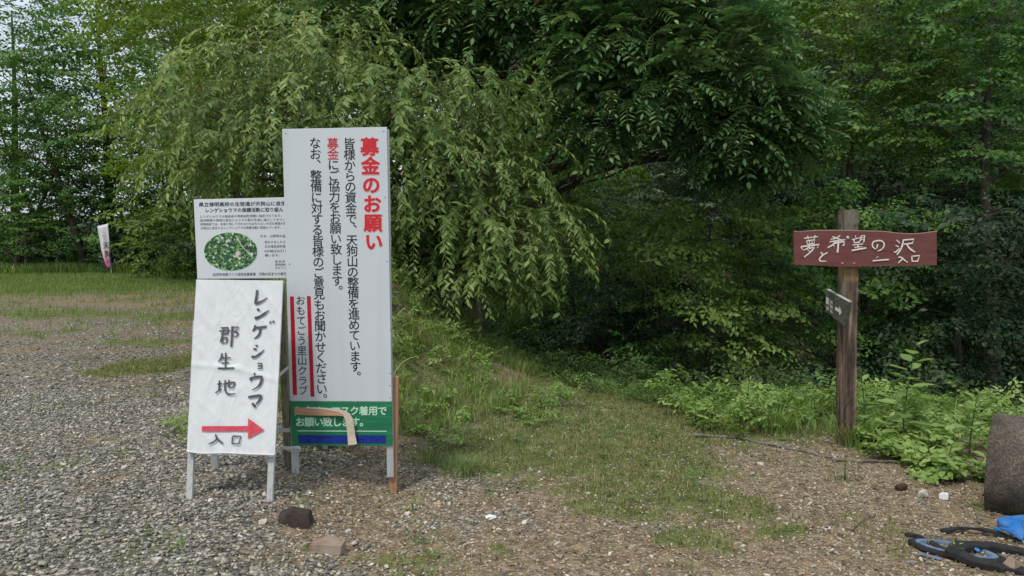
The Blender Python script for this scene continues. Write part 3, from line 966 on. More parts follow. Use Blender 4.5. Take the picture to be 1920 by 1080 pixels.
ravine_tree('olive tree seen between the weeping tree and the hanging walnut bough', 1070, 15, [(1000, 230, 75, 80), (1060, 315, 95, 60), (1115, 395, 95, 58), (1085, 475, 115, 55), (1040, 560, 110, 55), (1020, 160, 60, 50), (1130, 300, 60, 45)], 'yellow', 103, tbias=-.1)
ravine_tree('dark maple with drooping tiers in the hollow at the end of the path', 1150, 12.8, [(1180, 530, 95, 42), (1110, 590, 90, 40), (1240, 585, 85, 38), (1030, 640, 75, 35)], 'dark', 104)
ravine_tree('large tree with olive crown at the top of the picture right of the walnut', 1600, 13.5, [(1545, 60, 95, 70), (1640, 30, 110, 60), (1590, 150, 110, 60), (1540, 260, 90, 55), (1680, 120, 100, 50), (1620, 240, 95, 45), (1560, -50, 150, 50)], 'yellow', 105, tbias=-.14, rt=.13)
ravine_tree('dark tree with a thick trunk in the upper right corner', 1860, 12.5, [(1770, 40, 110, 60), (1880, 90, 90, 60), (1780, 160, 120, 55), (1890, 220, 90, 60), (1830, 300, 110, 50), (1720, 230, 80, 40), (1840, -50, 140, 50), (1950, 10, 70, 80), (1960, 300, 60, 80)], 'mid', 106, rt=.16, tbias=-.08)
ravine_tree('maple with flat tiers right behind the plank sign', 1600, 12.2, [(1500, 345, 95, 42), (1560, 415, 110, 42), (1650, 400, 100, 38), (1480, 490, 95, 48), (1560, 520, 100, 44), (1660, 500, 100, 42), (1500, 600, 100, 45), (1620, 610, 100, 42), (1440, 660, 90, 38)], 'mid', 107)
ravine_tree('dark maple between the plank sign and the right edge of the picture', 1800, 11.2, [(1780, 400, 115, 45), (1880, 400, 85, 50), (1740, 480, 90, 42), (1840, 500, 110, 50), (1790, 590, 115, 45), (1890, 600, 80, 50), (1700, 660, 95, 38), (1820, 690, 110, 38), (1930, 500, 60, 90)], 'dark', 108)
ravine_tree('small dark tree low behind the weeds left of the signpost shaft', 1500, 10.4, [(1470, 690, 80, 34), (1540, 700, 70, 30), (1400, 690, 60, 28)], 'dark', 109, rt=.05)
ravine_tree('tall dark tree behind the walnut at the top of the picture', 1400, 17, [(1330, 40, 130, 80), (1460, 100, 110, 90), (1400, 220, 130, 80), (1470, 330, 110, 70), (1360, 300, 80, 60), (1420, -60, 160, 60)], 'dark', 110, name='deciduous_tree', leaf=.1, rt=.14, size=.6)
tallD = generic_tree('deciduous_tree', 'tall tree far up the slope behind the olive tree in the gap', 1065, 600, 26, 10.5, 3.0, 'mid', 24, False, leaf=.13, size=.8, density=1.6, bare=.15)
RT = [
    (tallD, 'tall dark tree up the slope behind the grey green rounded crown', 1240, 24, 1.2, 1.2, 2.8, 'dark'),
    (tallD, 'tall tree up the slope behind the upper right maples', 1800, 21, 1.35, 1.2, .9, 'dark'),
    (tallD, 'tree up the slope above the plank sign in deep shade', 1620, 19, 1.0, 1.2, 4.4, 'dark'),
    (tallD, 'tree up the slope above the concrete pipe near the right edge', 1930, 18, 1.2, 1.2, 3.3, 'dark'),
    (tallD, 'tall green tree beyond the top of the weeping tree', 900, 22, 1.1, 1.1, 5.3, 'mid'),
]
for src, lab, px, Y, hs, ws, rz, mt in RT:
    place_copy(src, lab, px, Y, hs, ws, rz, mt)

# background trees beyond the gravel lot at left
leftA = generic_tree('deciduous_tree', 'tall thin crowned tree with dark upright trunk left of the weeping tree, sky showing through', 203, 500, 36, 15.5, 3.7, 'mid', 31, False, leaf=.2, size=1.15, density=.95, bare=.18, nl=14)
leftB = generic_tree('deciduous_tree', 'tree with a dark trunk leaning left beside the pink and white banner', 158, 500, 34, 11, 3.4, 'mid', 32, False, leaf=.18, size=1.0, density=.95, bare=.2, lean=-.22, nl=11)
LT = [
    (leftA, 'bright green tree rising directly behind the weeping tree at its left', 400, 27, .78, 1.0, 1.3, 'yellow'),
    (leftA, 'tall tree in the upper left corner of the picture', 35, 39, 1.0, 1.15, 2.2, 'mid'),
    (leftB, 'low dark tree at the left edge beyond the gravel lot', 25, 34, .62, .9, 3.4, 'mid'),
    (leftB, 'dark spreading tree just left of the banner pole', 100, 37, .8, .9, .3, 'mid'),
    (leftA, 'slim tree between the dark upright trunk and the bright green tree', 322, 38, .8, .75, 4.1, 'yellow'),
    (leftA, 'green tree behind the weeping tree above the large white sign', 560, 24, .72, .9, 5.0, 'mid'),
    (leftB, 'dark tree behind the small information board', 430, 30, .5, .85, 2.0, 'dark'),
    (leftA, 'dim tree behind the walnut at the top of the picture', 760, 24, .75, .9, .5, 'dark'),
    (leftB, 'bushy dark tree right of the banner at the lot edge', 275, 39, .55, .9, 1.2, 'mid'),
    (leftA, 'tall tree seen just above the left branches of the weeping tree', 345, 43, 1.1, 1.0, 3.0, 'mid'),
    (leftB, 'broad tree behind the upper left branches of the weeping tree', 470, 36, 1.2, 1.2, .9, 'mid'),
]
for src, lab, px, Y, hs, ws, rz, mt in LT:
    place_copy(src, lab, px, Y, hs, ws, rz, mt)

# bushes along the far edge of the lot
def bush(label, px, Y, w, h, mat, seed, kind='fan', leaf=.12, size=.6, name='bush', group=None, density=.9, cat='bush'):
    rng = np.random.default_rng(seed)
    p = at(px, 450, Y)
    z = h1(p.x, p.y)
    lobes = [(p.x + rng.uniform(-.6, .6) * w, p.y + rng.uniform(-.3, .3) * w, z + h * rng.uniform(.3, .72), w * .5, w * .5, h * .34) for _ in range(5)]
    stem = [(p.x, p.y, z - .1), (p.x + .05, p.y, z + h * .3), (p.x - .02, p.y, z + h * .6)]
    return make_tree(name, label, cat, (p.x, p.y, z), stem, [.05 + h * .01, .04, .015], lobes, kind, mat, seed, density=density, size=size, leaf=leaf, width=.5, layered=False, per_lobe=4, group=group)
b1 = bush('pale green bush right of the banner at the foot of the trees', 325, 29, 2.4, 3.3, 'yellow', 51, leaf=.15, size=.7)
b2 = bush('dark bush standing behind the banner', 215, 36, 2.0, 2.6, 'dark', 52, leaf=.15, size=.7)
for src, lab, px, Y, hs, ws, mt in [
    (b2, 'dark bush between the two leaning trunks left of the banner', 120, 35.5, .8, 1.0, 'mid'),
    (b1, 'bush beside the left edge behind the gravel lot', 20, 35.5, .75, 1.1, 'mid'),
    (b2, 'green bush just left of the small information board', 368, 33, .85, .9, 'mid'),
    (b1, 'dense bush between banner and pale bush', 265, 34, .8, .9, 'dark'),
    (b2, 'dark bush behind the small information board', 470, 27, 1.1, 1.3, 'dark')]:
    p = at(px, 450, Y)
    copy_thing(src, (p.x, p.y, h1(p.x, p.y)), px * .37, (ws, ws, hs), lab, None, LM[mt])

# far wood closing the view on the opposite slope: one mass
def far_wood():
    rng = np.random.default_rng(61)
    lobes = []
    for k in range(210):
        Y = rng.uniform(27, 62)
        px = rng.uniform(880, 2050)
        X = (px - 960) / FPX * Y
        z = h1(X, Y)
        r = rng.uniform(1.3, 2.4)
        lobes.append((X, Y, z + rng.uniform(1.5, 5.5), r, r, r * .9))
    for k in range(46):
        Y = rng.uniform(44, 70)
        px = rng.choice([rng.uniform(-150, 110), rng.uniform(280, 640)])
        X = (px - 960) / FPX * Y
        z = h1(X, Y)
        r = rng.uniform(1.6, 2.8)
        lobes.append((X, Y, z + rng.uniform(1.5, 6.5), r, r, r * .9))
    M, t, _, _ = build_crown(rng, lobes, 'fan', .55, 1.3, .30, False, 0, .2, .5)
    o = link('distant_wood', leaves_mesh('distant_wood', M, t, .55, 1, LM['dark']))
    tag(o, 'dense wood covering the slope far behind the ravine trees', 'wood', kind='stuff')
far_wood()

# deep shade trunks in the ravine
def bare_trunk(label, px, py0, py1, Y, r, lean, mat=None, name='tree_trunk'):
    a = at(px, py0, Y); b = at(px + lean, py1, Y + .3)
    g = h1(a.x, a.y)
    a0 = Vector((a.x, a.y, min(a.z, g)))
    pts = curve_pts([a0 - Vector((0, 0, .1)), a * .6 + b * .4 + Vector((.04, 0, 0)), b], 6)
    o = link(name, tube_mesh(name, [(pts, np.linspace(r, r * .55, len(pts))), (curve_pts([pts[9], pts[9] + np.array([.08, 0, .15]), pts[9] + np.array([.1, .05, .35])], 4), np.linspace(r * .35, r * .1, 9))], mat or M_BARKL, 7))
    tag(o, label, 'tree trunk')
M_BARKD = mat_noise('dark ravine bark', (.03, .026, .02), (.08, .07, .055), 8, .9, (3, 3, .6), .5, .02)
bare_trunk('grey bare trunk leaning left just right of the signpost shaft', 1712, 650, 470, 11.6, .04, -34, M_BARKD)
bare_trunk('thin trunk at the far side of the gravel lot, leftmost of the two thin ones', 27, 510, 400, 33.5, .08, 8, M_BARK)
bare_trunk('thin trunk at the far side of the gravel lot, second from the left edge', 50, 510, 400, 33.5, .11, -6, M_BARK)
bare_trunk('thick dark trunk base beside the banner', 165, 505, 350, 34.5, .22, -55, M_BARK)

# ---------------- understory and ground plants
def ground_sprays(name, label, cat, rng, pts, size, leaf, mat, hgt, up_el=.5, width=.5, detail=1, tb=0.0, nleaf=38):
    n = len(pts)
    T = [tmpl_fan(rng, leaf / size, nleaf) for _ in range(4)]
    x, y = pts[:, 0], pts[:, 1]
    z = H(x, y) + rng.uniform(0, 1, n) ** 1.3 * hgt
    az = rng.uniform(0, 2 * np.pi, n)
    el = rng.normal(up_el, .25, n)
    d = np.stack([np.cos(az) * np.cos(el), np.sin(az) * np.cos(el), np.sin(el)], 1)
    s = size * rng.uniform(.6, 1.3, n)
    X, Yv, Z = frame(d, np.tile([0, 0, 1.], (n, 1)) + rng.normal(0, .2, (n, 3)))
    A = mats_from(X, Yv, Z, np.stack([x, y, z], 1), s)
    wh = rng.integers(0, 4, n)
    st = rng.normal(.45 + tb, .18, n)
    Ms, Ts = [], []
    for k in range(4):
        sel = wh == k
        M = compose(A[sel], T[k][0])
        Ms.append(M); Ts.append(np.repeat(st[sel], len(T[k][0])) + rng.normal(0, .12, len(M)))
    t = np.concatenate(Ts)
    t = np.where(rng.uniform(0, 1, len(t)) < .006, 1, np.clip(t, 0, .9))
    o = link(name, leaves_mesh(name, np.concatenate(Ms), t, width, detail, LM[mat]))
    tag(o, label, cat, kind='stuff')
    return o

rg = np.random.default_rng(71)
# bank and ravine undergrowth
Q = np.stack([rg.uniform(-3, 12, 9000), rg.uniform(7, 26, 9000)], 1)
s_ = Q[:, 1] - edge_y(Q[:, 0])
Q = Q[(s_ > .5) & (rg.uniform(0, 1, len(Q)) < np.clip(1.2 - s_ / 22, .15, 1))][:3300]
ground_sprays('undergrowth', 'dark green undergrowth carpeting the ravine below the path', 'undergrowth', rg, Q, .45, .065, 'frond', .3, .35, .45)
Q = np.stack([rg.uniform(.2, 4.0, 1500), rg.uniform(7.2, 11.5, 1500)], 1)
s_ = Q[:, 1] - edge_y(Q[:, 0])
Q = Q[(s_ > .2) & (s_ < 3.2) & (noise2(Q[:, 0], Q[:, 1], .9, 15) > .42)][:700]
ground_sprays('ferns', 'lighter green ferns at the end of the grassy path', 'ferns', rg, Q, .3, .045, 'frond', .3, .5, .4, tb=.15)

# sapling in the ravine
bush('leafy sapling with a flat bright crown at the end of the path', 1190, 11.6, 1.0, 1.75, 'mid', 81, leaf=.10, size=.42, name='sapling', cat='sapling', density=1.0)

# leafy weeds along the ledge by the signpost
Q = np.stack([rg.uniform(1.2, 4.6, 2600), rg.uniform(5.0, 8.2, 2600)], 1)
s_ = Q[:, 1] - edge_y(Q[:, 0])
lim = -.75 + .45 * np.sin(Q[:, 0] * 2.7) - .35 * ss(Q[:, 0], 2.6, 3.6)
Q1 = Q[(s_ > lim) & (s_ < .4) & (Q[:, 0] > 1.55) & ~((abs(Q[:, 0] - 2.63) < .2) & (Q[:, 1] < 6.1))][:430]
ground_sprays('ledge_weeds', 'bright green leafy weeds along the ledge at the foot of the signpost', 'weeds', rg, Q1, .2, .05, 'bright', .2, .7, .5, 2, tb=.05, nleaf=22)
Q = np.stack([rg.uniform(1.9, 3.6, 900), rg.uniform(4.4, 6.4, 900)], 1)
lim = 5.35 - .55 * ss(Q[:, 0], 2.4, 3.2)
Q2 = Q[(Q[:, 1] > lim) & (Q[:, 0] > 2.78) & (noise2(Q[:, 0], Q[:, 1], 2.2, 35) > .42)][:210]
ground_sprays('creeping_weeds', 'low light green creeping weeds between the signpost and the concrete pipe', 'weeds', rg, Q2, .18, .055, 'bright', .09, .4, .75, 2, tb=.12, nleaf=18)
# low weeds on the mound side and foot
Q = np.stack([rg.uniform(-2.6, .6, 5200), rg.uniform(5.0, 10.5, 5200)], 1)
m_ = mound_h(Q[:, 0], Q[:, 1])
Q = Q[(m_ > .05) & (noise2(Q[:, 0], Q[:, 1], 1.7, 25) + .25 * m_ > .52)][:1300]
ground_sprays('mound_weeds', 'broad leaved weeds growing over the grassy mound behind the signs', 'weeds', rg, Q, .15, .034, 'bright', .1, .6, .5, 2, nleaf=20)
Q = np.stack([rg.uniform(.3, 2.4, 900), rg.uniform(6.2, 8.4, 900)], 1)
s_ = Q[:, 1] - edge_y(Q[:, 0])
Q = Q[(s_ > -.5) & (s_ < .4)][:260]
ground_sprays('path_end_weeds', 'low fine weeds where the grassy path drops into the ravine', 'weeds', rg, Q, .14, .03, 'weed', .08, .6, .45, 1, nleaf=20)
# scattered low rosettes on the gravel
Q = np.stack([rg.uniform(-4.5, 3.4, 6000), rg.uniform(3.3, 14, 6000)], 1)
g_, d_ = zones(Q[:, 0], Q[:, 1])
Q = Q[(rg.uniform(0, 1, len(Q)) < g_ * .30) & (mound_h(Q[:, 0], Q[:, 1]) < .1) & (Q[:, 1] < edge_y(Q[:, 0]))][:900]
ground_sprays('small_weeds', 'small green weeds scattered over the gravel and path', 'weeds', rg, Q, .09, .022, 'weed', .02, .35, .5, 1, nleaf=16)

# grass blades
def grass(name, label, x, y, hmin, hmax, wid, mat, seed, bend=.5, tb=0.0, dryf=.12, cat='grass', kind='stuff', parent=None, z0=None):
    rng = np.random.default_rng(seed)
    n = len(x)
    z = H(x, y) if z0 is None else z0
    h = rng.uniform(hmin, hmax, n)
    az = rng.uniform(0, 2 * np.pi, n)
    b = rng.uniform(.1, 1, n) * bend * h
    dx, dy = np.cos(az), np.sin(az)
    wx, wy = -dy * wid / 2, dx * wid / 2
    fa = rng.uniform(0, np.pi, n)
    wx, wy = np.cos(fa) * wid / 2 * rng.uniform(.6, 1.3, n), np.sin(fa) * wid / 2
    P = np.empty((n, 5, 3))
    P[:, 0] = np.stack([x - wx, y - wy, z - .005], 1)
    P[:, 1] = np.stack([x + wx, y + wy, z - .005], 1)
    P[:, 2] = np.stack([x + dx * b * .35 + wx * .8, y + dy * b * .35 + wy * .8, z + h * .6], 1)
    P[:, 3] = np.stack([x + dx * b * .35 - wx * .8, y + dy * b * .35 - wy * .8, z + h * .6], 1)
    P[:, 4] = np.stack([x + dx * b, y + dy * b, z + h * (1 - .25 * bend)], 1)
    f = np.array([[0, 1, 2], [0, 2, 3], [3, 2, 4]])
    F = (f[None] + (np.arange(n) * 5)[:, None, None]).reshape(-1, 3)
    t = rng.normal(.42 + tb, .2, n)
    t = np.where(rng.uniform(0, 1, n) < dryf, 1, np.clip(t, 0, .9))
    o = link(name, np_mesh(name, P.reshape(-1, 3), F, 3, {'tint': ('FACE', np.repeat(t, 3))}, [LM[mat]]), None, parent)
    if kind: tag(o, label, cat, kind=kind)
    return o

def sample(n, x0, x1, y0, y1, f):
    x = rg.uniform(x0, x1, n); u = rg.uniform(0, 1, n)
    y = y0 + (y1 - y0) * u
    k = rg.uniform(0, 1, n) < f(x, y)
    return x[k], y[k]
gx, gy = sample(380000, -6.5, 4.8, 3.2, 9.5, lambda x, y: zones(x, y)[0] ** 1.3 * (y < edge_y(x) + .3) * np.where(mound_h(x, y) > .1, .55, .8) * (.35 + .65 * (noise2(x, y, 14, 91, 2) > .48)))
grass('short_grass', 'short patchy grass on the path, mound and gravel', gx, gy, .015, .065, .005, 'grass', 91, .9, tb=.15, dryf=.2)
gx, gy = sample(150000, -24, -1.5, 9.5, 37, lambda x, y: zones(x, y)[0] * np.clip((y - 8) / 16, .1, 1) * (x < -y * .1))
grass('lot_grass', 'grass growing over the far part of the gravel lot', gx, gy, .05, .16, .014, 'bright', 92, .6, tb=-.1, dryf=.16)
gx, gy = sample(26000, -26, -6, 32.5, 38, lambda x, y: .2 + .8 * (noise2(x, y, .5, 12) > .45))
grass('tall_edge_grass', 'tall bright grass along the far edge of the gravel lot', gx, gy, .25, .65, .03, 'bright', 93, .6, dryf=.06)
gx, gy = sample(60000, -3.2, .7, 5.6, 11.5, lambda x, y: (mound_h(x, y) > .12) * (noise2(x, y, 1.3, 33) > .5) * .9)
grass('mound_grass', 'longer grass on the mound behind the signs', gx, gy, .06, .2, .007, 'bright', 94, .9, tb=.0, dryf=.3)
gx, gy = sample(7000, 1.7, 4.8, 5.3, 8.2, lambda x, y: (y - edge_y(x) > -.8) * (y - edge_y(x) < .8) * (noise2(x, y, 2, 53) > .5))
grass('ledge_grass', 'long grass blades among the weeds on the ledge', gx, gy, .08, .3, .009, 'bright', 95, .8, dryf=.06)
gx, gy = sample(60000, -4, 4.6, 3.2, 8, lambda x, y: zones(x, y)[1] * (.2 + .5 * (noise2(x, y, 6, 83) > .5)) * (y < edge_y(x)))
grass('dry_straw', 'dry straw and dead stems lying over the bare dirt', gx, gy, .004, .02, .003, 'dry', 96, 6.0, dryf=.3)

# tall grass clumps on the mound crest
def tuft(label, x, y, n, h0, h1_, seed, mat='grass', rad=.16, wid=.011):
    z = h1(x, y)
    root = empty('grass_clump', (x, y, z), label, 'grass clump', 'tall grass clumps on the mound')
    rng = np.random.default_rng(seed)
    a = rng.uniform(0, 6.28, n); r = rad * np.sqrt(rng.uniform(0, 1, n))
    gx, gy = x + r * np.cos(a), y + r * np.sin(a)
    h = rng.uniform(h0, h1_, n)
    out = []
    # blades that arch outwards
    P, F, T = [], [], []
    for i in range(n):
        aa = a[i] + rng.normal(0, .5)
        ts = np.linspace(0, 1, 6)
        bend = rng.uniform(.25, .8) * h[i]
        cx = gx[i] + np.cos(aa) * bend * ts ** 2
        cy = gy[i] + np.sin(aa) * bend * ts ** 2
        cz = z - .02 + h[i] * (ts - .28 * ts ** 3)
        w = wid * (1 - ts ** 2) * .5
        k = len(P) * 0 + i * 12
        sx, sy = -np.sin(aa), np.cos(aa)
        P.append(np.stack([np.stack([cx - sx * w, cy - sy * w, cz], 1), np.stack([cx + sx * w, cy + sy * w, cz], 1)], 1).reshape(-1, 3))
        for j in range(5): F.append([k + 2 * j, k + 2 * j + 1, k + 2 * j + 3, k + 2 * j + 2])
        T += [1.0 if rng.uniform() < .1 else float(np.clip(rng.normal(.5, .2), 0, .9))] * 5
    o = link('blades', np_mesh('blades', np.concatenate(P), np.array(F), 4, {'tint': ('FACE', np.array(T))}, [LM[mat]]), None, root)
    o['kind'] = 'stuff'
tuft('tall arching grass clump on the mound crest right beside the large sign', -1.42, 8.6, 260, .5, 1.0, 1, 'bright')
tuft('tall grass clump on the mound right of the one touching the large sign', -1.0, 8.8, 240, .45, .85, 2)
tuft('lower grass clump where the mound slopes to the path', -.55, 8.6, 160, .3, .6, 3)
tuft('grass clump half way down the mound near the wooden stake', -.95, 7.2, 90, .15, .3, 4)
tuft('grass clump behind the large sign seen past its right edge', -1.75, 9.3, 200, .6, 1.1, 5, 'bright')
tuft('brownish grass clump at the foot of the mound beside the gravel', -.36, 5.15, 150, .09, .2, 6, 'weed', .15, .006)
tuft('greenish grass clump in front of the wooden stake on the slope', -.62, 5.3, 90, .08, .2, 7, 'grass', .12, .006)
tuft('long bladed grass clump right of the signpost foot', 2.72, 5.85, 120, .2, .42, 8, 'bright', .12, .012)
tuft('long bladed grass clump left of the signpost foot', 2.25, 6.3, 110, .2, .4, 9, 'bright', .14, .012)

# single plants with big leaves
def leafy_plant(label, x, y, hgt, nleaf, leaf, lean, seed, mat='bright', width=.55, cat='plant', whorl=False):
    rng = np.random.default_rng(seed)
    z = h1(x, y)
    root = empty('leafy_weed', (x, y, z), label, cat)
    pts = curve_pts([(x, y, z - .02), (x + lean * .3, y, z + hgt * .5), (x + lean, y, z + hgt)], 6)
    link('stem', tube_mesh('stem', [(pts, np.linspace(.006, .003, len(pts)))], LM['weed'], 5), None, root)
    P, D, U, S = [], [], [], []
    for i in range(nleaf):
        t = (i + 1) / nleaf
        k = min(len(pts) - 1, int(t * (len(pts) - 1)))
        a = i * 2.4
        el = .15 + .5 * t
        d = np.array([math.cos(a) * math.cos(el), math.sin(a) * math.cos(el), math.sin(el) - .25])
        P.append(pts[k] + d * .02); D.append(d); U.append(np.array([0, 0, 1]) + rng.normal(0, .15, 3) - d * .1); S.append(leaf * (1 - .35 * t ** 3) * rng.uniform(.8, 1.1))
    X, Yv, Z = frame(np.array(D), np.array(U))
    leaf_objects(root, mats_from(X, Yv, Z, np.array(P), np.array(S)), np.clip(rng.normal(.6, .15, nleaf), .1, .95), width, LM[mat])
leafy_plant('tall large leaved plant standing right of the signpost', 3.1, 5.85, .8, 22, .2, .08, 1, width=.62)
leafy_plant('leafy plant close to the right side of the signpost foot', 2.86, 5.95, .55, 18, .16, -.05, 2)
leafy_plant('leafy plant left of the concrete pipe', 3.42, 5.5, .5, 16, .16, .05, 3)
leafy_plant('pointed leaved plant left of the signpost', 2.1, 6.6, .42, 26, .11, .02, 4, width=.22)
leafy_plant('pointed leaved plant farther left along the ledge', 1.85, 6.75, .40, 24, .10, -.03, 5, width=.22)
leafy_plant('pale leaved plant on the mound slope behind the large sign', -1.02, 7.7, .22, 10, .09, .02, 6, mat='bright', width=.4)
leafy_plant('small upright leaf rosette on the gravel right of the wooden stake', -.6, 4.42, .05, 7, .07, 0, 7, mat='weed', width=.3)
leafy_plant('small weed in the bare dirt in front of the signpost', 2.27, 5.0, .12, 14, .05, 0, 8, mat='weed')
leafy_plant('small weed in the dirt in front of the black rubber ring', 2.3, 3.78, .06, 14, .045, 0, 9, mat='bright', width=.4)
leafy_plant('leafy plant rising behind the concrete pipe', 4.08, 5.7, .62, 10, .13, 0, 10)
leafy_plant('big leaved weed low in front of the pipe left side', 3.05, 5.15, .2, 12, .12, .03, 11, width=.8)
leafy_plant('round leaved weed at the ledge left of the pointed plants', 1.62, 6.5, .18, 12, .09, .0, 12, width=.8)

# ------------------------------------------------------------------ pebbles (uncountable): geometry nodes
def gravel_object(name, label, x, y, smin, smax, seed, pal):
    rng = np.random.default_rng(seed)
    n = len(x)
    sz = (smin + (smax - smin) * rng.uniform(0, 1, n) ** 1.8) * rng.uniform(.6, 1.0, n) * (1 + .5 * (rng.uniform(0, 1, n) < .04))
    z = H(x, y) + sz * .12 + .002
    me = bpy.data.meshes.new(name)
    me.vertices.add(n)
    me.vertices.foreach_set('co', np.stack([x, y, z], 1).astype(np.float32).ravel())
    def vec(nm, arr):
        a = me.attributes.new(nm, 'FLOAT_VECTOR', 'POINT'); a.data.foreach_set('vector', arr.astype(np.float32).ravel())
    vec('siz', np.stack([sz * rng.uniform(.8, 1.5, n), sz * rng.uniform(.6, 1.0, n), sz * rng.uniform(.3, .65, n)], 1))
    vec('rot', np.stack([rng.normal(0, .3, n), rng.normal(0, .3, n), rng.uniform(0, 6.28, n)], 1))
    a = me.attributes.new('pick', 'FLOAT', 'POINT'); a.data.foreach_set('value', rng.uniform(0, 1, n).astype(np.float32))
    m, nt, b = new_mat(name + ' stone')
    at_ = N(nt, 'ShaderNodeAttribute'); at_.attribute_name = 'pick'; at_.attribute_type = 'INSTANCER'
    r = ramp(nt, pal, at_.outputs['Fac'])
    tc = N(nt, 'ShaderNodeTexCoord')
    nz = N(nt, 'ShaderNodeTexNoise'); nz.inputs['Scale'].default_value = 70; nt.links.new(tc.outputs['Object'], nz.inputs['Vector'])
    r2 = ramp(nt, [(.3, (.7, .7, .7)), (.7, (1.15, 1.15, 1.15))], nz.outputs['Fac'])
    mx = N(nt, 'ShaderNodeMix', data_type='RGBA', blend_type='MULTIPLY'); mx.inputs['Factor'].default_value = 1
    nt.links.new(r.outputs[0], mx.inputs['A']); nt.links.new(r2.outputs[0], mx.inputs['B'])
    nt.links.new(mx.outputs['Result'], b.inputs['Base Color'])
    b.inputs['Roughness'].default_value = .8
    o = link(name, me, m)
    g = bpy.data.node_groups.new(name + ' scatter', 'GeometryNodeTree')
    g.interface.new_socket('Geometry', in_out='INPUT', socket_type='NodeSocketGeometry')
    g.interface.new_socket('Geometry', in_out='OUTPUT', socket_type='NodeSocketGeometry')
    gi, go = g.nodes.new('NodeGroupInput'), g.nodes.new('NodeGroupOutput')
    ico = g.nodes.new('GeometryNodeMeshIcoSphere'); ico.inputs['Radius'].default_value = .5; ico.inputs['Subdivisions'].default_value = 2
    sp = g.nodes.new('GeometryNodeSetPosition')
    nzn = g.nodes.new('ShaderNodeTexNoise'); nzn.inputs['Scale'].default_value = 2.2
    sub = g.nodes.new('ShaderNodeVectorMath'); sub.operation = 'SUBTRACT'; sub.inputs[1].default_value = (.5, .5, .5)
    scl = g.nodes.new('ShaderNodeVectorMath'); scl.operation = 'SCALE'; scl.inputs['Scale'].default_value = .75
    sm = g.nodes.new('GeometryNodeSetMaterial'); sm.inputs['Material'].default_value = m
    ip = g.nodes.new('GeometryNodeInstanceOnPoints')
    def named(nm, typ):
        q = g.nodes.new('GeometryNodeInputNamedAttribute'); q.data_type = typ; q.inputs['Name'].default_value = nm; return q
    L = g.links
    L.new(nzn.outputs['Color'], sub.inputs[0]); L.new(sub.outputs[0], scl.inputs[0]); L.new(scl.outputs[0], sp.inputs['Offset'])
    L.new(ico.outputs['Mesh'], sp.inputs['Geometry']); L.new(sp.outputs['Geometry'], sm.inputs['Geometry']); L.new(sm.outputs['Geometry'], ip.inputs['Instance'])
    L.new(gi.outputs[0], ip.inputs['Points'])
    L.new(named('siz', 'FLOAT_VECTOR').outputs['Attribute'], ip.inputs['Scale'])
    e2r = g.nodes.new('FunctionNodeEulerToRotation')
    L.new(named('rot', 'FLOAT_VECTOR').outputs['Attribute'], e2r.inputs[0]); L.new(e2r.outputs[0], ip.inputs['Rotation'])
    L.new(ip.outputs['Instances'], go.inputs[0])
    md = o.modifiers.new('scatter', 'NODES'); md.node_group = g
    tag(o, label, 'gravel', kind='stuff')
    return o
PAL = [(0, (.07, .072, .07)), (.18, (.14, .137, .125)), (.4, (.22, .205, .175)), (.58, (.31, .28, .225)), (.74, (.40, .36, .29)), (.92, (.50, .46, .38)), (1, (.66, .62, .54))]
PAL2 = [(0, (.11, .085, .06)), (.35, (.22, .175, .12)), (.6, (.37, .305, .205)), (.85, (.5, .43, .31)), (1, (.6, .55, .48))]
def gravel_w(x, y):
    g, d = zones(x, y)
    w = (1 - .75 * d) * (1 - .8 * g) * (mound_h(x, y) < .25) * (y < edge_y(x) - .5)
    w = w * np.clip(.25 + 1.3 * noise2(x, y, 2.6, 63, 3), .3, 1)
    return w * np.where(x > -.4, .22, 1)
gx, gy = sample(125000, -5.6, 3.6, 3.05, 7.4, gravel_w)
gravel_object('gravel', 'grey and tan gravel stones around the feet of the signs', gx, gy, .011, .030, 5, PAL)
gx, gy = sample(30000, -11, -.8, 7.4, 17, lambda x, y: gravel_w(x, y) * np.clip(1.5 - y / 12, .1, .9))
gravel_object('lot_gravel', 'grey gravel spread over the parking lot behind the signs', gx, gy, .02, .045, 6, PAL)
gx, gy = sample(60000, -2.2, 3.6, 3.05, 7.4, lambda x, y: np.maximum(zones(x, y)[1] * .6, (x > -.4) * .3) * (y < edge_y(x) - .3))
gravel_object('dirt_pebbles', 'small tan pebbles pressed into the bare dirt', gx, gy, .007, .022, 7, PAL2)
gx, gy = sample(420, -4.2, 3.2, 3.3, 6.5, lambda x, y: np.where(x > -.5, .08, .6))
gravel_object('larger_pebbles', 'larger pale pebbles lying on the gravel', gx, gy, .035, .055, 8, [(0, (.12, .12, .115)), (.4, (.24, .22, .18)), (1, (.6, .56, .48))])

def litter():
    rng = np.random.default_rng(123)
    x, y = sample(5200, -4.2, 4.2, 3.1, 9, lambda x, y: .15 + .6 * zones(x, y)[1] * (x > -1.2))
    n = len(x)
    az = rng.uniform(0, 6.28, n)
    d = np.stack([np.cos(az), np.sin(az), rng.normal(0, .15, n)], 1)
    X, Yv, Z = frame(d, np.array([0, 0, 1.]) + rng.normal(0, .25, (n, 3)))
    M = mats_from(X, Yv, Z, np.stack([x, y, H(x, y) + .014], 1), rng.uniform(.015, .045, n))
    o = link('leaf_litter', leaves_mesh('leaf_litter', M, np.clip(rng.normal(.4, .3, n), 0, 1), .42, 2, LM['dry']))
    tag(o, 'small dry brown fallen leaves scattered over gravel and dirt', 'fallen leaves', kind='stuff')
litter()

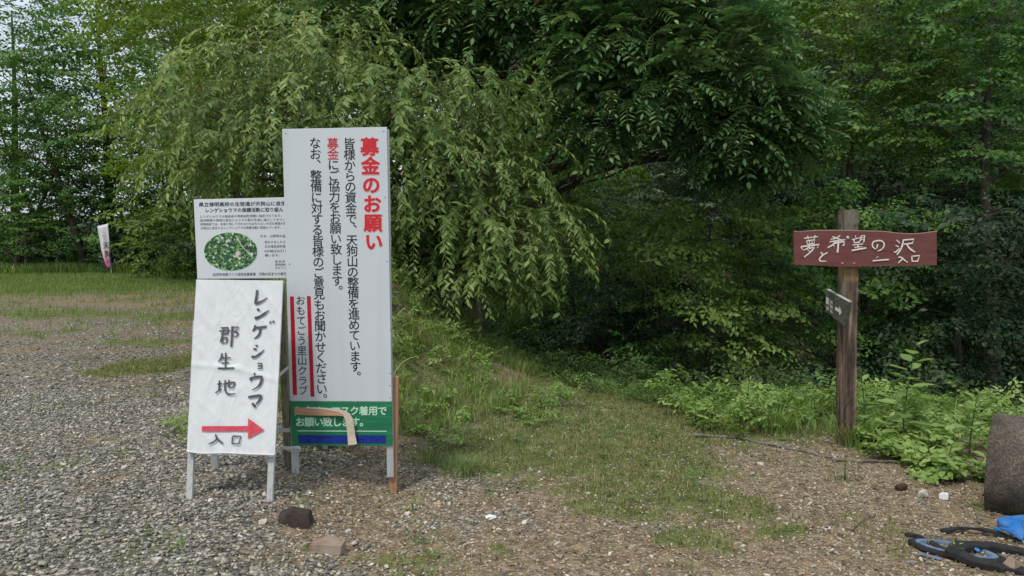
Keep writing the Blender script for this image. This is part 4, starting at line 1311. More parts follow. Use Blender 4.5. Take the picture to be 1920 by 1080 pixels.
# ------------------------------------------------------------------ writing helpers
class Face:
    """a flat face in the world: origin point p0, outward normal n (towards the camera), right axis rx, up axis uy"""
    def __init__(s, p0, right, up):
        s.p0 = Vector(p0); s.rx = Vector(right).normalized(); s.uy = (Vector(up) - s.rx * Vector(up).dot(s.rx)).normalized()
        s.n = s.rx.cross(s.uy).normalized()
    def px(s, px, py):
        q = on_plane(px, py, s.p0, s.n) - s.p0
        return q.dot(s.rx), q.dot(s.uy)
    def w(s, u, v, off=.0):
        return s.p0 + s.rx * u + s.uy * v + s.n * off

_GL = {}
def glyph(txt, res):
    if (txt, res) not in _GL:
        c = bpy.data.curves.new('t', 'FONT'); c.body = txt; c.resolution_u = res
        o = bpy.data.objects.new('t', c)
        me = o.to_mesh()
        _GL[(txt, res)] = ([tuple(v.co) for v in me.vertices], [tuple(p.vertices) for p in me.polygons])
        o.to_mesh_clear()
        bpy.data.objects.remove(o); bpy.data.curves.remove(c)
    return _GL[(txt, res)]

def glyphs(face, items, off, offset=0.0, res=3, shear=0):
    """items: (text, cu, cv, sx, sy, rot) centred on the character box -> one mesh in world coords"""
    bm = bmesh.new()
    if offset > 0:      # heavier weight: the same outline a few times, moved by a fraction of the stroke
        it = []
        for k in range(8):
            a = math.pi * k / 4
            for t, u, v, sx, sy, rt in items:
                it.append((t, u + offset * sx * math.cos(a), v + offset * sy * math.sin(a), sx, sy, rt))
        items = it
    offset = 0.0
    nbase = max(1, len(items) // 8)
    count = 0
    for txt, cu, cv, sx, sy, rot in items:
        cos_, polys_ = glyph(txt, res)
        n = len(txt)
        W = max((q[0] for q in cos_), default=1) + .06 if n > 1 else 1.06
        cr, sr = math.cos(rot), math.sin(rot)
        vs = []
        lift = off + (count // nbase) * .00003
        count += 1
        for q in cos_:
            x = (q[0] - W / 2) * sx; y = (q[1] - .38) * sy
            vs.append(bm.verts.new(face.w(cu + x * cr - y * sr, cv + x * sr + y * cr, lift)))
        for p in polys_:
            try: bm.faces.new([vs[i] for i in p])
            except ValueError: pass
    me = bpy.data.meshes.new('lettering')
    bm.to_mesh(me); bm.free()
    return me

def column(face, text, p_first, p_last, i_last, size_px, off=.0015, offset=0.0, only=None):
    """vertical column: first char centred at pixel p_first, char i_last at p_last"""
    items = []
    u0, v0 = face.px(*p_first); u1, v1 = face.px(*p_last)
    k = (face.px(p_first[0] + 10, p_first[1])[0] - u0) / 10
    kv = (v0 - v1) / (p_last[1] - p_first[1])
    sz = size_px * k; szv = size_px * kv
    for i, ch in enumerate(text):
        if only and i not in only: continue
        t = i / i_last
        u, v = u0 + (u1 - u0) * t, v0 + (v1 - v0) * t
        if ch in '、。':
            u += sz * .58; v += szv * .58
        items.append((ch, u, v, sz, szv, 0))
    return glyphs(face, items, off, offset)

def line_text(face, text, pl, pr, h_px, off=.0015, offset=0.0):
    """horizontal line from the pixel pl to pr (mid height)"""
    u0, v0 = face.px(*pl); u1, v1 = face.px(*pr)
    wd = max(q[0] for q in glyph(text, 2)[0])
    L = math.hypot(u1 - u0, v1 - v0)
    sx = L / (wd + .06)
    kv = abs(face.px(pl[0], pl[1] - 10)[1] - v0) / 10
    return glyphs(face, [(text, (u0 + u1) / 2, (v0 + v1) / 2, sx, h_px * kv, math.atan2(v1 - v0, u1 - u0))], off, offset, 2)

def ribbons(face, strokes, off=.0015, tf=None):
    """strokes: list of (points, width, taper_start, taper_end) in pixels after tf"""
    bm = bmesh.new()
    for st in strokes:
        pts, w = st[0], st[1]
        t0 = st[2] if len(st) > 2 else .8; t1 = st[3] if len(st) > 3 else .6
        pts = [tf(*p) if tf else p for p in pts]
        P = curve_pts([(a, b, 0) for a, b in pts], 6) if len(pts) > 2 and not (len(st) > 4 and st[4]) else np.array([(a, b, 0) for a, b in pts], float)
        q = [face.px(a, b) for a, b, _ in P]
        k = abs(face.px(pts[0][0] + 10, pts[0][1])[0] - face.px(*pts[0])[0]) / 10
        n = len(q); prev = None
        for i in range(n):
            a = q[max(0, i - 1)]; b = q[min(n - 1, i + 1)]
            dx, dy = b[0] - a[0], b[1] - a[1]
            l = math.hypot(dx, dy) + 1e-9
            t = i / max(1, n - 1)
            ww = w * k * .5 * (t0 + (1 - t0) * min(1, t * 3)) * (t1 + (1 - t1) * min(1, (1 - t) * 3))
            nx, ny = -dy / l * ww, dx / l * ww
            pr = (bm.verts.new(face.w(q[i][0] + nx, q[i][1] + ny, off)), bm.verts.new(face.w(q[i][0] - nx, q[i][1] - ny, off)))
            if prev: bm.faces.new((prev[0], prev[1], pr[1], pr[0]))
            prev = pr
        off += .00012
    me = bpy.data.meshes.new('lettering'); bm.to_mesh(me); bm.free()
    return me

def poly(face, pts, off):
    bm = bmesh.new()
    bm.faces.new([bm.verts.new(face.w(*face.px(*p), off)) for p in pts])
    me = bpy.data.meshes.new('patch'); bm.to_mesh(me); bm.free()
    return me

def slab(face, corners_uv, thick, bevel=.002, front=0.0):
    """slab behind the face: corners counterclockwise in uv"""
    bm = bmesh.new()
    f = [bm.verts.new(face.w(u, v, front)) for u, v in corners_uv]
    b = [bm.verts.new(face.w(u, v, front - thick)) for u, v in corners_uv]
    bm.faces.new(f); bm.faces.new(b[::-1])
    n = len(f)
    for i in range(n):
        j = (i + 1) % n
        bm.faces.new((f[i], b[i], b[j], f[j]))
    if bevel: bmesh.ops.bevel(bm, geom=list(bm.edges), offset=bevel, segments=1, affect='EDGES')
    return bm_mesh('slab', bm)

def disc(face, px, py, r, off, h=.002, n=8):
    bm = bmesh.new()
    u, v = face.px(px, py)
    a = [bm.verts.new(face.w(u + r * math.cos(6.2832 * i / n), v + r * math.sin(6.2832 * i / n), off)) for i in range(n)]
    b = [bm.verts.new(face.w(u + r * .7 * math.cos(6.2832 * i / n), v + r * .7 * math.sin(6.2832 * i / n), off + h)) for i in range(n)]
    bm.faces.new(b)
    for i in range(n): bm.faces.new((a[i], a[(i + 1) % n], b[(i + 1) % n], b[i]))
    return bm_mesh('screw', bm)

# ------------------------------------------------------------------ the large sign
YS = 4.72
SF = Face(at(636, 540, YS), (1, .012, 0), (0, .0, 1))
c_tl, c_tr, c_br, c_bl = SF.px(529, 242), SF.px(725.5, 238), SF.px(736, 836), SF.px(546.5, 836)
base = Vector((c_bl[0] * .5 + c_br[0] * .5, 0, 0))
bp = SF.w((c_bl[0] + c_br[0]) / 2, 0)
sign = empty('large_sign', (bp.x, bp.y, h1(bp.x, bp.y)), 'tall white standing sign with black and red vertical lettering and green lower panel', 'sign')
w_bl, w_br = SF.px(544, 752), SF.px(734.5, 753)
link('panel', slab(SF, [w_bl, w_br, c_tr, c_tl], .008, .0015), M_PANEL, sign)
gg_bl, gg_br, gg_tl, gg_tr = c_bl, c_br, (w_bl[0] - .0, w_bl[1] - .002), (w_br[0], w_br[1] - .002)
link('green_panel', slab(SF, [gg_bl, gg_br, gg_tr, gg_tl], .008, .0015), M_GREEN, sign)
# legs: aluminium channels behind the panel running below it
def bar(face, pa, pb, w, d, mat, name, parent, back):
    a = face.px(*pa); b = face.px(*pb)
    bm = bmesh.new()
    box_between(bm, face.w(a[0], a[1], -back), face.w(b[0], b[1], -back), w, d, face.rx, .002)
    return link(name, bm_mesh(name, bm), mat, parent)
bar(SF, (535, 246), (552.5, 891), .044, .026, M_METAL, 'leg', sign, .024)
bar(SF, (722, 242), (731.5, 896), .044, .026, M_METAL, 'leg', sign, .024)
bar(SF, (540, 300), (716, 298), .03, .02, M_METAL, 'crossbar', sign, .020)
bar(SF, (545, 560), (722, 560), .03, .02, M_METAL, 'crossbar', sign, .020)
for sx, sy in ((536, 250), (719, 246), (722, 370), (543, 495), (726, 490), (549, 744), (731, 746), (732, 618), (731.5, 700), (731, 723), (548, 700)):
    link('screw', disc(SF, sx, sy, .004, .0005), M_SCREW, sign)
for me, mt, nm in (
    (column(SF, '募金のお願い', (694, 275), (702, 453), 5, 35, .0012, .062), M_HALO, 'lettering_outline'),
    (column(SF, '募金のお願い', (694, 275), (702, 453), 5, 35, .0018, .038), M_RED, 'headline_lettering'),
    (column(SF, '皆様からの資金で、天狗山の整備を進めています。', (655.5, 269), (667, 687), 21, 22.5, .0015, .006), M_BLACKINK, 'lettering'),
    (column(SF, '募金にご協力をお願い致します。', (624.5, 269), (633, 526), 13, 22.5, .0015, .009, {0, 1}), M_RED, 'red_lettering'),
    (column(SF, '募金にご協力をお願い致します。', (624.5, 269), (633, 526), 13, 22.5, .0015, .006, set(range(2, 15))), M_BLACKINK, 'lettering'),
    (column(SF, 'なお、整備に対する皆様のご意見もお聞かせください。', (591.5, 268), (604, 729), 23, 22.5, .0015, .006), M_BLACKINK, 'lettering'),
    (column(SF, 'おもてごう里山クラブ', (564, 563), (569, 732), 9, 19, .0015, -.008), M_BLACKINK, 'lettering'),
    (poly(SF, [(549.4, 740.6), (557.2, 740.6), (550.9, 555.7), (543.7, 555.7)], .0015), M_REDDARK, 'red_bar'),
    (poly(SF, [(582.4, 743.7), (589.6, 743.7), (582.4, 555), (575.4, 555)], .0015), M_REDDARK, 'red_bar'),
):
    link(nm, me, mt, sign)
def hchars(face, text, p0, p1, size, off, offset):
    u0, v0 = face.px(*p0); u1, v1 = face.px(*p1)
    k = (face.px(p0[0] + 10, p0[1])[0] - u0) / 10
    it = []
    for i, ch in enumerate(text):
        if ch == ' ': continue
        t = i / (len(text) - 1)
        it.append((ch, u0 + (u1 - u0) * t, v0 + (v1 - v0) * t, size * k, size * k, 0))
    return glyphs(face, it, off, offset)
link('lettering', hchars(SF, '入山は、マスク着用で', (561, 770), (717.5, 770), 18.5, .0015, .028), M_MINT, sign)
link('lettering', hchars(SF, 'お願い致します。', (563.5, 791), (684, 791), 18.5, .0015, .028), M_MINT, sign)
link('white_line', poly(SF, [(558, 808.6), (725, 809.4), (725, 807.6), (558, 806.8)], .0015), M_MINT, sign)
link('blue_strip', poly(SF, [(560, 831.5), (724, 831.5), (723.5, 816), (559.5, 815.5)], .0015), M_BLUE, sign)
# peeled tape: a thin strip bent off the panel
def strip_mesh(face, rows, thick=.0012):
    bm = bmesh.new(); prev = None
    for (a, b, o1, o2) in rows:
        ua = face.px(*a); ub = face.px(*b)
        cur = [bm.verts.new(face.w(*ua, o1)), bm.verts.new(face.w(*ub, o2)), bm.verts.new(face.w(*ub, o2 - thick)), bm.verts.new(face.w(*ua, o1 - thick))]
        if prev:
            for i in range(4): bm.faces.new((prev[i], prev[(i + 1) % 4], cur[(i + 1) % 4], cur[i]))
        else: bm.faces.new(cur)
        prev = cur
    bm.faces.new(prev[::-1])
    return bm_mesh('strip', bm)
tape = empty('peeling_tape', SF.w(*SF.px(600, 770)), 'strip of brown tape peeling off the green panel and hanging down', 'tape')
link('tape_back', strip_mesh(SF, [((551.5, 763), (552.5, 777), .004, .005), ((575, 764), (575, 778), .006, .012), ((610, 765), (610, 778), .009, .018), ((634, 767), (636, 778), .012, .022), ((650, 772), (648, 779), .016, .024)]), M_TAPE, tape)
link('tape_fold', strip_mesh(SF, [((575, 762.5), (575, 765), .008, .009), ((610, 763.8), (610, 767), .012, .013), ((634, 765.5), (634, 771), .018, .019), ((648, 768), (645, 776), .025, .024), ((658, 773.5), (647, 781), .031, .026), ((663.5, 783), (650.5, 790), .033, .028),
                                 ((666, 800), (652, 802), .031, .03), ((668, 815), (653.5, 816), .03, .032), ((671.5, 830), (655, 832), .036, .038)]), M_TAPE2, tape)

# wooden stake behind the right leg, driven into the ground
st_t = at(741, 705, YS + .06); st_b = at(736.5, 950, YS + .06)
bm = bmesh.new(); box_between(bm, (st_b.x, st_b.y, h1(st_b.x, st_b.y) - .1), st_t, .052, .045, Vector((1, 0, 0)), .003)
o = link('wooden_stake', bm_mesh('wooden_stake', bm), M_WOOD)
tag(o, 'square orange brown wooden stake driven in behind the right leg of the large sign', 'stake')

# ------------------------------------------------------------------ A-frame board with handwritten cloth
gz = 0.0
A_tl, A_tr = at(368, 525, 4.50), at(531, 527, 4.50)
A_bl, A_br = at(350, 849, 4.27), at(516, 855, 4.27)
AF = Face((A_tl + A_tr + A_bl + A_br) / 4, A_tr - A_tl, (A_tl + A_tr) / 2 - (A_bl + A_br) / 2)
ab = AF.w(0, 0)
aframe = empty('a_frame_board', (ab.x, 4.5, 0), 'folding A-frame stand wrapped in white cloth with handwritten black characters and red arrow', 'sign board')
# cloth: a subdivided sheet with creases
def cloth():
    nu, nv = 46, 90
    tl, tr, br, bl = AF.px(368, 524), AF.px(530.5, 526), AF.px(515, 856), AF.px(350, 849)
    V, F = [], []
    rng = np.random.default_rng(3)
    creases = [((0, -.05), (1, -.02), .0035), ((.35, 1), (.95, .45), .003), ((.0, .62), (.6, .35), .002), ((.5, .95), (1, .62), .0025), ((.1, .3), (.7, .05), .002), ((.55, .48), (1, .42), .004), ((0, .5), (.55, .485), .004),
               ((.4, .5), (.6, .3), .002), ((.65, 1), (1, .8), .003), ((0, .85), (.4, .6), .002), ((.0, .2), (.35, .02), .002), ((.3, .75), (.8, .55), .002), ((.05, .98), (.3, .8), .0025)]
    for j in range(nv + 1):
        t = j / nv
        for i in range(nu + 1):
            s = i / nu
            u = (bl[0] * (1 - s) + br[0] * s) * (1 - t) + (tl[0] * (1 - s) + tr[0] * s) * t
            v = (bl[1] * (1 - s) + br[1] * s) * (1 - t) + (tl[1] * (1 - s) + tr[1] * s) * t
            off = 0
            for (x0, y0), (x1, y1), a in creases:
                L2 = (x1 - x0) ** 2 + (y1 - y0) ** 2
                q = max(0, min(1, ((s - x0) * (x1 - x0) + (t - y0) * (y1 - y0)) / L2))
                dd = math.hypot(s - x0 - q * (x1 - x0), (t - y0 - q * (y1 - y0)) * 2)
                off += a * math.exp(-(dd / .03) ** 2)
            # gathered hem at the foot
            off += .004 * math.sin(s * 55 + 3 * math.sin(s * 9)) * math.exp(-(t / .035) ** 2)
            if j == 0: v += .004 * math.sin(s * 31)
            V.append(AF.w(u, v, min(off, .006)))
    for j in range(nv):
        for i in range(nu):
            a = j * (nu + 1) + i
            F.append((a, a + 1, a + nu + 2, a + nu + 1))
    base = len(V)
    me = bpy.data.meshes.new('cloth'); me.from_pydata([tuple(p) for p in V], [], F); me.update()
    for p in me.polygons: p.use_smooth = True
    return me
link('cloth', cloth(), M_CLOTH, aframe)
tl, tr, br, bl = AF.px(368.6, 524.6), AF.px(530, 526.6), AF.px(514.5, 855), AF.px(350.6, 848)
link('panel', slab(AF, [bl, br, tr, tl], .022, .003, -.003), M_CLOTH_EDGE, aframe)
# rolled hem and right side fold
hem = [AF.w(*AF.px(x, y), .004) for x, y in ((350, 846), (380, 850), (420, 849), (460, 851), (515, 853))]
link('hem', tube_mesh('hem', [(curve_pts(hem, 5), np.full(21, .0055))], M_CLOTH_EDGE, 6), None, aframe)
for pa, pb in (((363, 600), (349, 966)), ((517, 600), (500.5, 972))):
    a = AF.px(*pa); b = AF.px(*pb)
    pw = AF.w(b[0], b[1], -.03)
    bm = bmesh.new(); box_between(bm, AF.w(a[0], a[1], -.042), AF.w(b[0], b[1], -.042), .036, .026, AF.rx, .002)
    link('leg', bm_mesh('leg', bm), M_PAINTW, aframe)
# back frame
topY = 4.53
for (tx, ty), (bx_, by_) in (((380, 527), (405, 889)), ((527, 530), (541, 892))):
    bm = bmesh.new(); box_between(bm, at(tx, ty, topY), at(bx_, by_, 4.83), .045, .03, Vector((1, 0, 0)), .002)
    link('leg', bm_mesh('leg', bm), M_WOODOL if bx_ > 500 else M_PAINTW, aframe)
bm = bmesh.new(); box_between(bm, at(388, 803, 4.745), at(545, 805, 4.745), .02, .036, Vector((0, 1, 0)), .002)
link('rear_rail', bm_mesh('rear_rail', bm), M_PAINTW, aframe)
bm = bmesh.new(); box_between(bm, at(521, 706, 4.40), at(541, 688, 4.66), .005, .02, Vector((1, 0, 0)), .001)
link('brace', bm_mesh('brace', bm), M_PAINTW, aframe)
# cord tying the A-frame to the large sign
k = [at(532, 838, 4.70), at(545, 839, 4.685), at(561, 838, 4.66), at(560, 846, 4.70), at(540, 842, 4.70), at(533, 838, 4.70)]
k2 = [at(540, 838, 4.69), at(525, 838, 4.66), at(515, 852, 4.62), at(513, 880, 4.60), at(518, 886, 4.6)]
k3 = [at(538, 838, 4.69), at(522, 843, 4.66), at(514, 866, 4.62), at(520, 875, 4.6)]
k1 = curve_pts(k, 5); k2 = curve_pts(k2, 6); k3 = curve_pts(k3, 6)
o = link('cord', tube_mesh('cord', [(k1, np.full(len(k1), .005)), (k1 + np.array([0, -.003, -.008]), np.full(len(k1), .004)), (k2, np.full(len(k2), .0028)), (k3, np.full(len(k3), .0028))], M_ROPE, 5))
tag(o, 'white cord tying the rear leg of the A-frame board to the large sign', 'cord')

# handwriting, traced stroke by stroke (detail image of 432x1080 over 100x250 px at 440,530)
def tf1(x, y): return 440 + x / 4.32, 530 + y / 4.32
def tf2(x, y): return 370 + x / 4.32, 600 + y / 4.32
ST1 = [([(185, 60), (180, 115), (172, 165), (190, 165), (230, 148), (268, 122)], 4.6, 1, .3),
       ([(185, 212), (203, 228)], 5, .8, .9), ([(165, 290), (200, 280), (240, 255), (282, 224)], 5, 1.2, .35),
       ([(170, 345), (165, 370), (148, 395)], 4.4, 1, .5), ([(165, 365), (210, 363), (262, 356)], 4.2, .8, 1), ([(212, 362), (208, 400), (190, 435), (160, 454)], 4.2, 1, .4),
       ([(288, 318), (297, 326)], 4.4, 1, 1), ([(312, 312), (322, 322)], 4.4, 1, 1),
       ([(170, 510), (192, 512)], 3.6, .9, .9), ([(155, 535), (182, 542)], 4, .9, .9), ([(140, 600), (170, 600), (210, 575), (246, 543)], 4.2, 1.2, .35),
       ([(188, 655), (222, 655), (222, 695), (190, 695)], 3, 1, 1, True), ([(190, 675), (222, 675)], 2.8, 1, 1),
       ([(158, 738), (170, 742)], 5, 1, 1), ([(133, 768), (137, 795)], 4.8, 1, .8), ([(135, 775), (175, 765), (222, 765), (215, 810), (190, 845), (145, 870)], 4.6, .9, .4),
       ([(113, 928), (160, 920), (214, 916), (205, 950), (178, 985)], 4.8, .9, .7), ([(145, 975), (160, 992), (175, 1006)], 4.8, .8, .9)]
ST2 = [([(195, 65), (255, 62)], 3, 1, .8), ([(250, 60), (250, 112)], 3, 1, 1), ([(182, 90), (272, 86)], 3, 1, .7), ([(198, 115), (250, 112)], 3, 1, 1), ([(215, 62), (208, 120), (188, 180)], 3.4, 1, .6),
       ([(205, 148), (250, 145)], 2.8, 1, 1), ([(210, 148), (205, 188), (240, 186), (246, 148)], 3, 1, 1, True),
       ([(288, 52), (284, 130), (277, 218)], 4.2, 1, .8), ([(285, 58), (340, 60), (320, 88), (300, 95)], 2.8, 1, 1, True), ([(300, 95), (332, 105), (326, 128), (300, 135)], 2.8, 1, .6),
       ([(205, 270), (195, 310), (173, 342)], 3.4, 1, .5), ([(195, 310), (275, 306)], 3, 1, .7), ([(200, 350), (262, 346)], 3, 1, .8), ([(235, 265), (232, 385)], 3.2, 1, 1), ([(170, 391), (235, 392), (302, 389)], 3.2, .9, .9),
       ([(185, 490), (180, 570)], 3.4, 1, 1), ([(168, 520), (205, 515)], 3, 1, 1), ([(152, 592), (175, 575), (205, 560)], 3, 1, .5),
       ([(215, 520), (290, 505), (308, 515), (290, 545), (270, 548)], 3, 1, .6), ([(262, 485), (260, 550)], 3, 1, 1), ([(232, 488), (228, 550), (240, 590), (275, 602), (314, 596)], 3.2, 1, .6),
       ([(152, 925), (160, 950)], 3.2, .9, 1), ([(172, 952), (140, 985), (96, 1004)], 3.2, 1, .5), ([(155, 952), (185, 978), (214, 1000)], 3.4, 1, .7),
       ([(290, 945), (286, 1000), (340, 1003), (358, 942), (290, 940)], 3, 1, 1, True)]
link('handwriting', ribbons(AF, ST1, .0075, tf1), M_MARKER, aframe)
link('handwriting', ribbons(AF, ST2, .0075, tf2), M_MARKER, aframe)
link('red_arrow', poly(AF, [tf2(*p) for p in ((40, 902), (415, 900), (412, 962), (545, 890), (415, 795), (414, 858), (40, 860))], .0075), M_REDPEN, aframe)

# ------------------------------------------------------------------ small information board behind
BF = Face(at(450, 450, 5.05), (1, .03, .0), (0, .08, 1))
btl, bbl = BF.px(363, 374), BF.px(370, 523)
btr, bbr = BF.px(612, 368), BF.px(616, 521)
bw_ = BF.w(0, 0)
info = empty('information_board', (bw_.x, bw_.y, 0), 'small white information board with fine print and an oval flower photo, behind the A-frame', 'sign board')
link('panel', slab(BF, [bbl, bbr, btr, btl], .006, .0015), M_BOARDW, info)
for x0, x1 in ((395, 404), (590, 596)):
    a = BF.px(x0, 385); p1 = BF.w(a[0], a[1], -.022)
    bm = bmesh.new(); box_between(bm, p1, (p1.x + .02, p1.y + .08, h1(p1.x, p1.y) - .05), .035, .025, BF.rx, .002)
    link('leg', bm_mesh('leg', bm), M_PAINTW, info)
T_ = lambda x, y: (360 + x / 10.667, 370 + y / 10.667)
U_ = lambda x, y: (360 + x / 10.667, 430 + y / 10.667)
for txt, a, b, h, of in (
    ('県立修明高校の生徒達が天狗山に自生', T_(135, 145), T_(1880, 118), 8.8, .02),
    ('レンゲショウマの保護活動に取り組ん', T_(255, 262), T_(1830, 242), 8.8, .02),
    ('レンゲショウマは福島県の準絶滅危惧種に指定されており、', T_(155, 385), T_(1800, 365), 5.6, .0),
    ('森林開発や環境の変化によりその数が急激に減少してきてい', T_(160, 462), T_(1870, 445), 5.6, .0),
    ('修明高校では、未来に残して行かなければならない大切な地域の宝', T_(165, 540), T_(1880, 520), 5.6, .0),
    ('天狗山に自生するレンゲショウマの保護活動に取組んでいます。', T_(172, 617), T_(1780, 600), 5.6, .0),
    ('なお、山野草の盗', U_(1360, 135), U_(1880, 132), 5.6, .0),
    ('見かけましたら', U_(1448, 255), U_(1870, 252), 5.6, .0),
    ('又は福島森林管', U_(1450, 342), U_(1875, 340), 5.6, .0),
    ('0248(23)311', U_(1450, 432), U_(1880, 428), 6.4, .0),
    ('願います。', U_(1458, 520), U_(1750, 516), 5.6, .0),
    ('福 島 県', U_(1660, 642), U_(1860, 640), 5.0, .0),
    ('福島森林', U_(1660, 704), U_(1872, 702), 5.0, .0),
    ('おもてご', U_(1662, 768), U_(1888, 765), 5.0, .0),
    ('白河市地域づくり活性支援事業　天狗の花まつり実行', U_(415, 905), U_(1890, 888), 6.4, .005)):
    link('lettering', line_text(BF, txt, a, b, h, .0012, of), M_PRINT, info)
def oval(rx, ry, off, mat, name):
    cx, cy = U_(775, 445)
    bm = bmesh.new()
    bm.faces.new([bm.verts.new(BF.w(*BF.px(cx + rx * math.cos(t), cy - ry * math.sin(t)), off)) for t in np.linspace(0, 2 * math.pi, 40, endpoint=False)])
    return link(name, bm_mesh(name, bm), mat, info)
def mat_photo():
    m, nt, b = new_mat('printed flower photo')
    tc = N(nt, 'ShaderNodeTexCoord')
    v = N(nt, 'ShaderNodeTexVoronoi'); v.inputs['Scale'].default_value = 85; nt.links.new(tc.outputs['Object'], v.inputs['Vector'])
    s = N(nt, 'ShaderNodeSeparateColor'); nt.links.new(v.outputs['Color'], s.inputs[0])
    r = ramp(nt, [(0, (.006, .02, .012)), (.4, (.02, .09, .025)), (.62, (.06, .2, .05)), (.78, (.17, .30, .08)), (.9, (.3, .42, .22)), (.97, (.6, .62, .55))], s.outputs[0])
    nt.links.new(r.outputs[0], b.inputs['Base Color']); b.inputs['Roughness'].default_value = .4
    return m
oval(51.2, 36.8, .001, M_MINT, 'photo_border'); oval(50, 35.8, .0014, mat_photo(), 'photo_print')
# the pale flower in the printed photo
fl = []
for a in range(9):
    c0 = U_(925, 480); an = a * .7
    fl.append(([c0, (c0[0] + 6.0 * math.cos(an), c0[1] + 5.2 * math.sin(an))], 2.6, 1, .4))
c0 = U_(740, 230)
for a in range(7):
    an = a * .9
    fl.append(([c0, (c0[0] + 4.5 * math.cos(an), c0[1] + 3.2 * math.sin(an))], 2, 1, .4))
fl.append(([U_(880, 130), U_(1000, 330), U_(1170, 520)], 1, 1, .8))
link('printed_flower', ribbons(BF, fl, .0018), mat_noise('flower print', (.6, .5, .48), (.75, .68, .62), 30, .5, bstr=0), info)

# ------------------------------------------------------------------ signpost at right
YP = 5.9
pb_ = at(1586, 835, YP); pt = at(1591.5, 394, YP)
pz = h1(pb_.x, pb_.y)
post = empty('signpost', (pb_.x, pb_.y, pz), 'old square wooden post carrying the maroon plank sign', 'signpost')
def post_mesh():
    nz_, ns = 60, 5
    V, F, Z, Bz = [], [], [], []
    rng = np.random.default_rng(8)
    w = .120
    per = []
    for s in range(4):
        for i in range(ns):
            t = i / ns
            c = [(-1, -1), (1, -1), (1, 1), (-1, 1), (-1, -1)]
            a, b = c[s], c[s + 1]
            x, y = a[0] + (b[0] - a[0]) * t, a[1] + (b[1] - a[1]) * t
            if i == 0: x, y = x * .93, y * .93
            per.append((x, y))
    m = len(per)
    wob = rng.normal(0, .002, m)
    a0 = Vector((pb_.x, pb_.y, pz - .15)); a1 = pt
    for k in range(nz_ + 1):
        t = k / nz_
        c = a0 + (a1 - a0) * t
        # notch below the cap and shrunk middle
        f = 1.0 + .02 * math.sin(t * 9)
        if .915 < t < .945: f *= .93
        for q, (x, y) in enumerate(per):
            rr = w / 2 * f + wob[q] + rng.normal(0, .0012) + (.004 * noise2(np.array([q * 1.7]), np.array([t * 9]), 1, 3)[0] - .002)
            V.append((c.x + x * rr, c.y + y * rr, c.z))
            zz = c.z
            Z.append(float(ss(t, .45, .8)) * .7 + (.25 if x < -.8 else 0) - .1)
            Bz.append(float(ss(zz, 1.185, 1.195) - ss(zz, 1.325, 1.34)) * .9)
    for k in range(nz_):
        for q in range(m):
            a = k * m + q; b = k * m + (q + 1) % m
            F.append((a, b, b + m, a + m))
    F.append(tuple(nz_ * m + q for q in range(m)))
    me = bpy.data.meshes.new('shaft'); me.from_pydata(V, [], F); me.update()
    for nm, arr in (('zone', Z), ('bare', Bz)):
        a = me.attributes.new(nm, 'FLOAT', 'POINT'); a.data.foreach_set('value', arr)
    return me
link('shaft', post_mesh(), M_POST, post)
PF = Face(at(1620, 466, YP - .065 - .032), (1, .0, 0), (0, 0, 1))
# wavy top plank
top_pts = [(1489, 433.5), (1500, 435), (1520, 433), (1545, 432.2), (1580, 432.4), (1610, 433.2), (1655, 434.2), (1680, 437.2), (1705, 438.8), (1730, 437.6), (1745, 435.2), (1756.5, 434)]
bot_pts = [(1757, 497.5), (1715, 498.5), (1680, 498.8), (1645, 499.4), (1600, 500.2), (1560, 499.4), (1530, 497.6), (1490, 496.6)]
uvs = [PF.px(*p) for p in (bot_pts[::-1] + top_pts[::-1])]
def plank_mesh():
    return slab(PF, uvs, .032, .002)
plank = link('plank', plank_mesh(), M_PLANK, post)
plank['label'] = 'maroon painted plank with white handwriting'
edge = [PF.w(*PF.px(*p), -.004) for p in top_pts]
e2 = curve_pts(edge, 3)
link('worn_edge', tube_mesh('worn_edge', [(e2 + np.array([0, 0, .0005]), np.full(len(e2), .0042))], M_PLANKEDGE, 6), None, post)
def tf5(x, y): return 1480 + x / 6.737, 425 + y / 6.737
W_ = 2.7
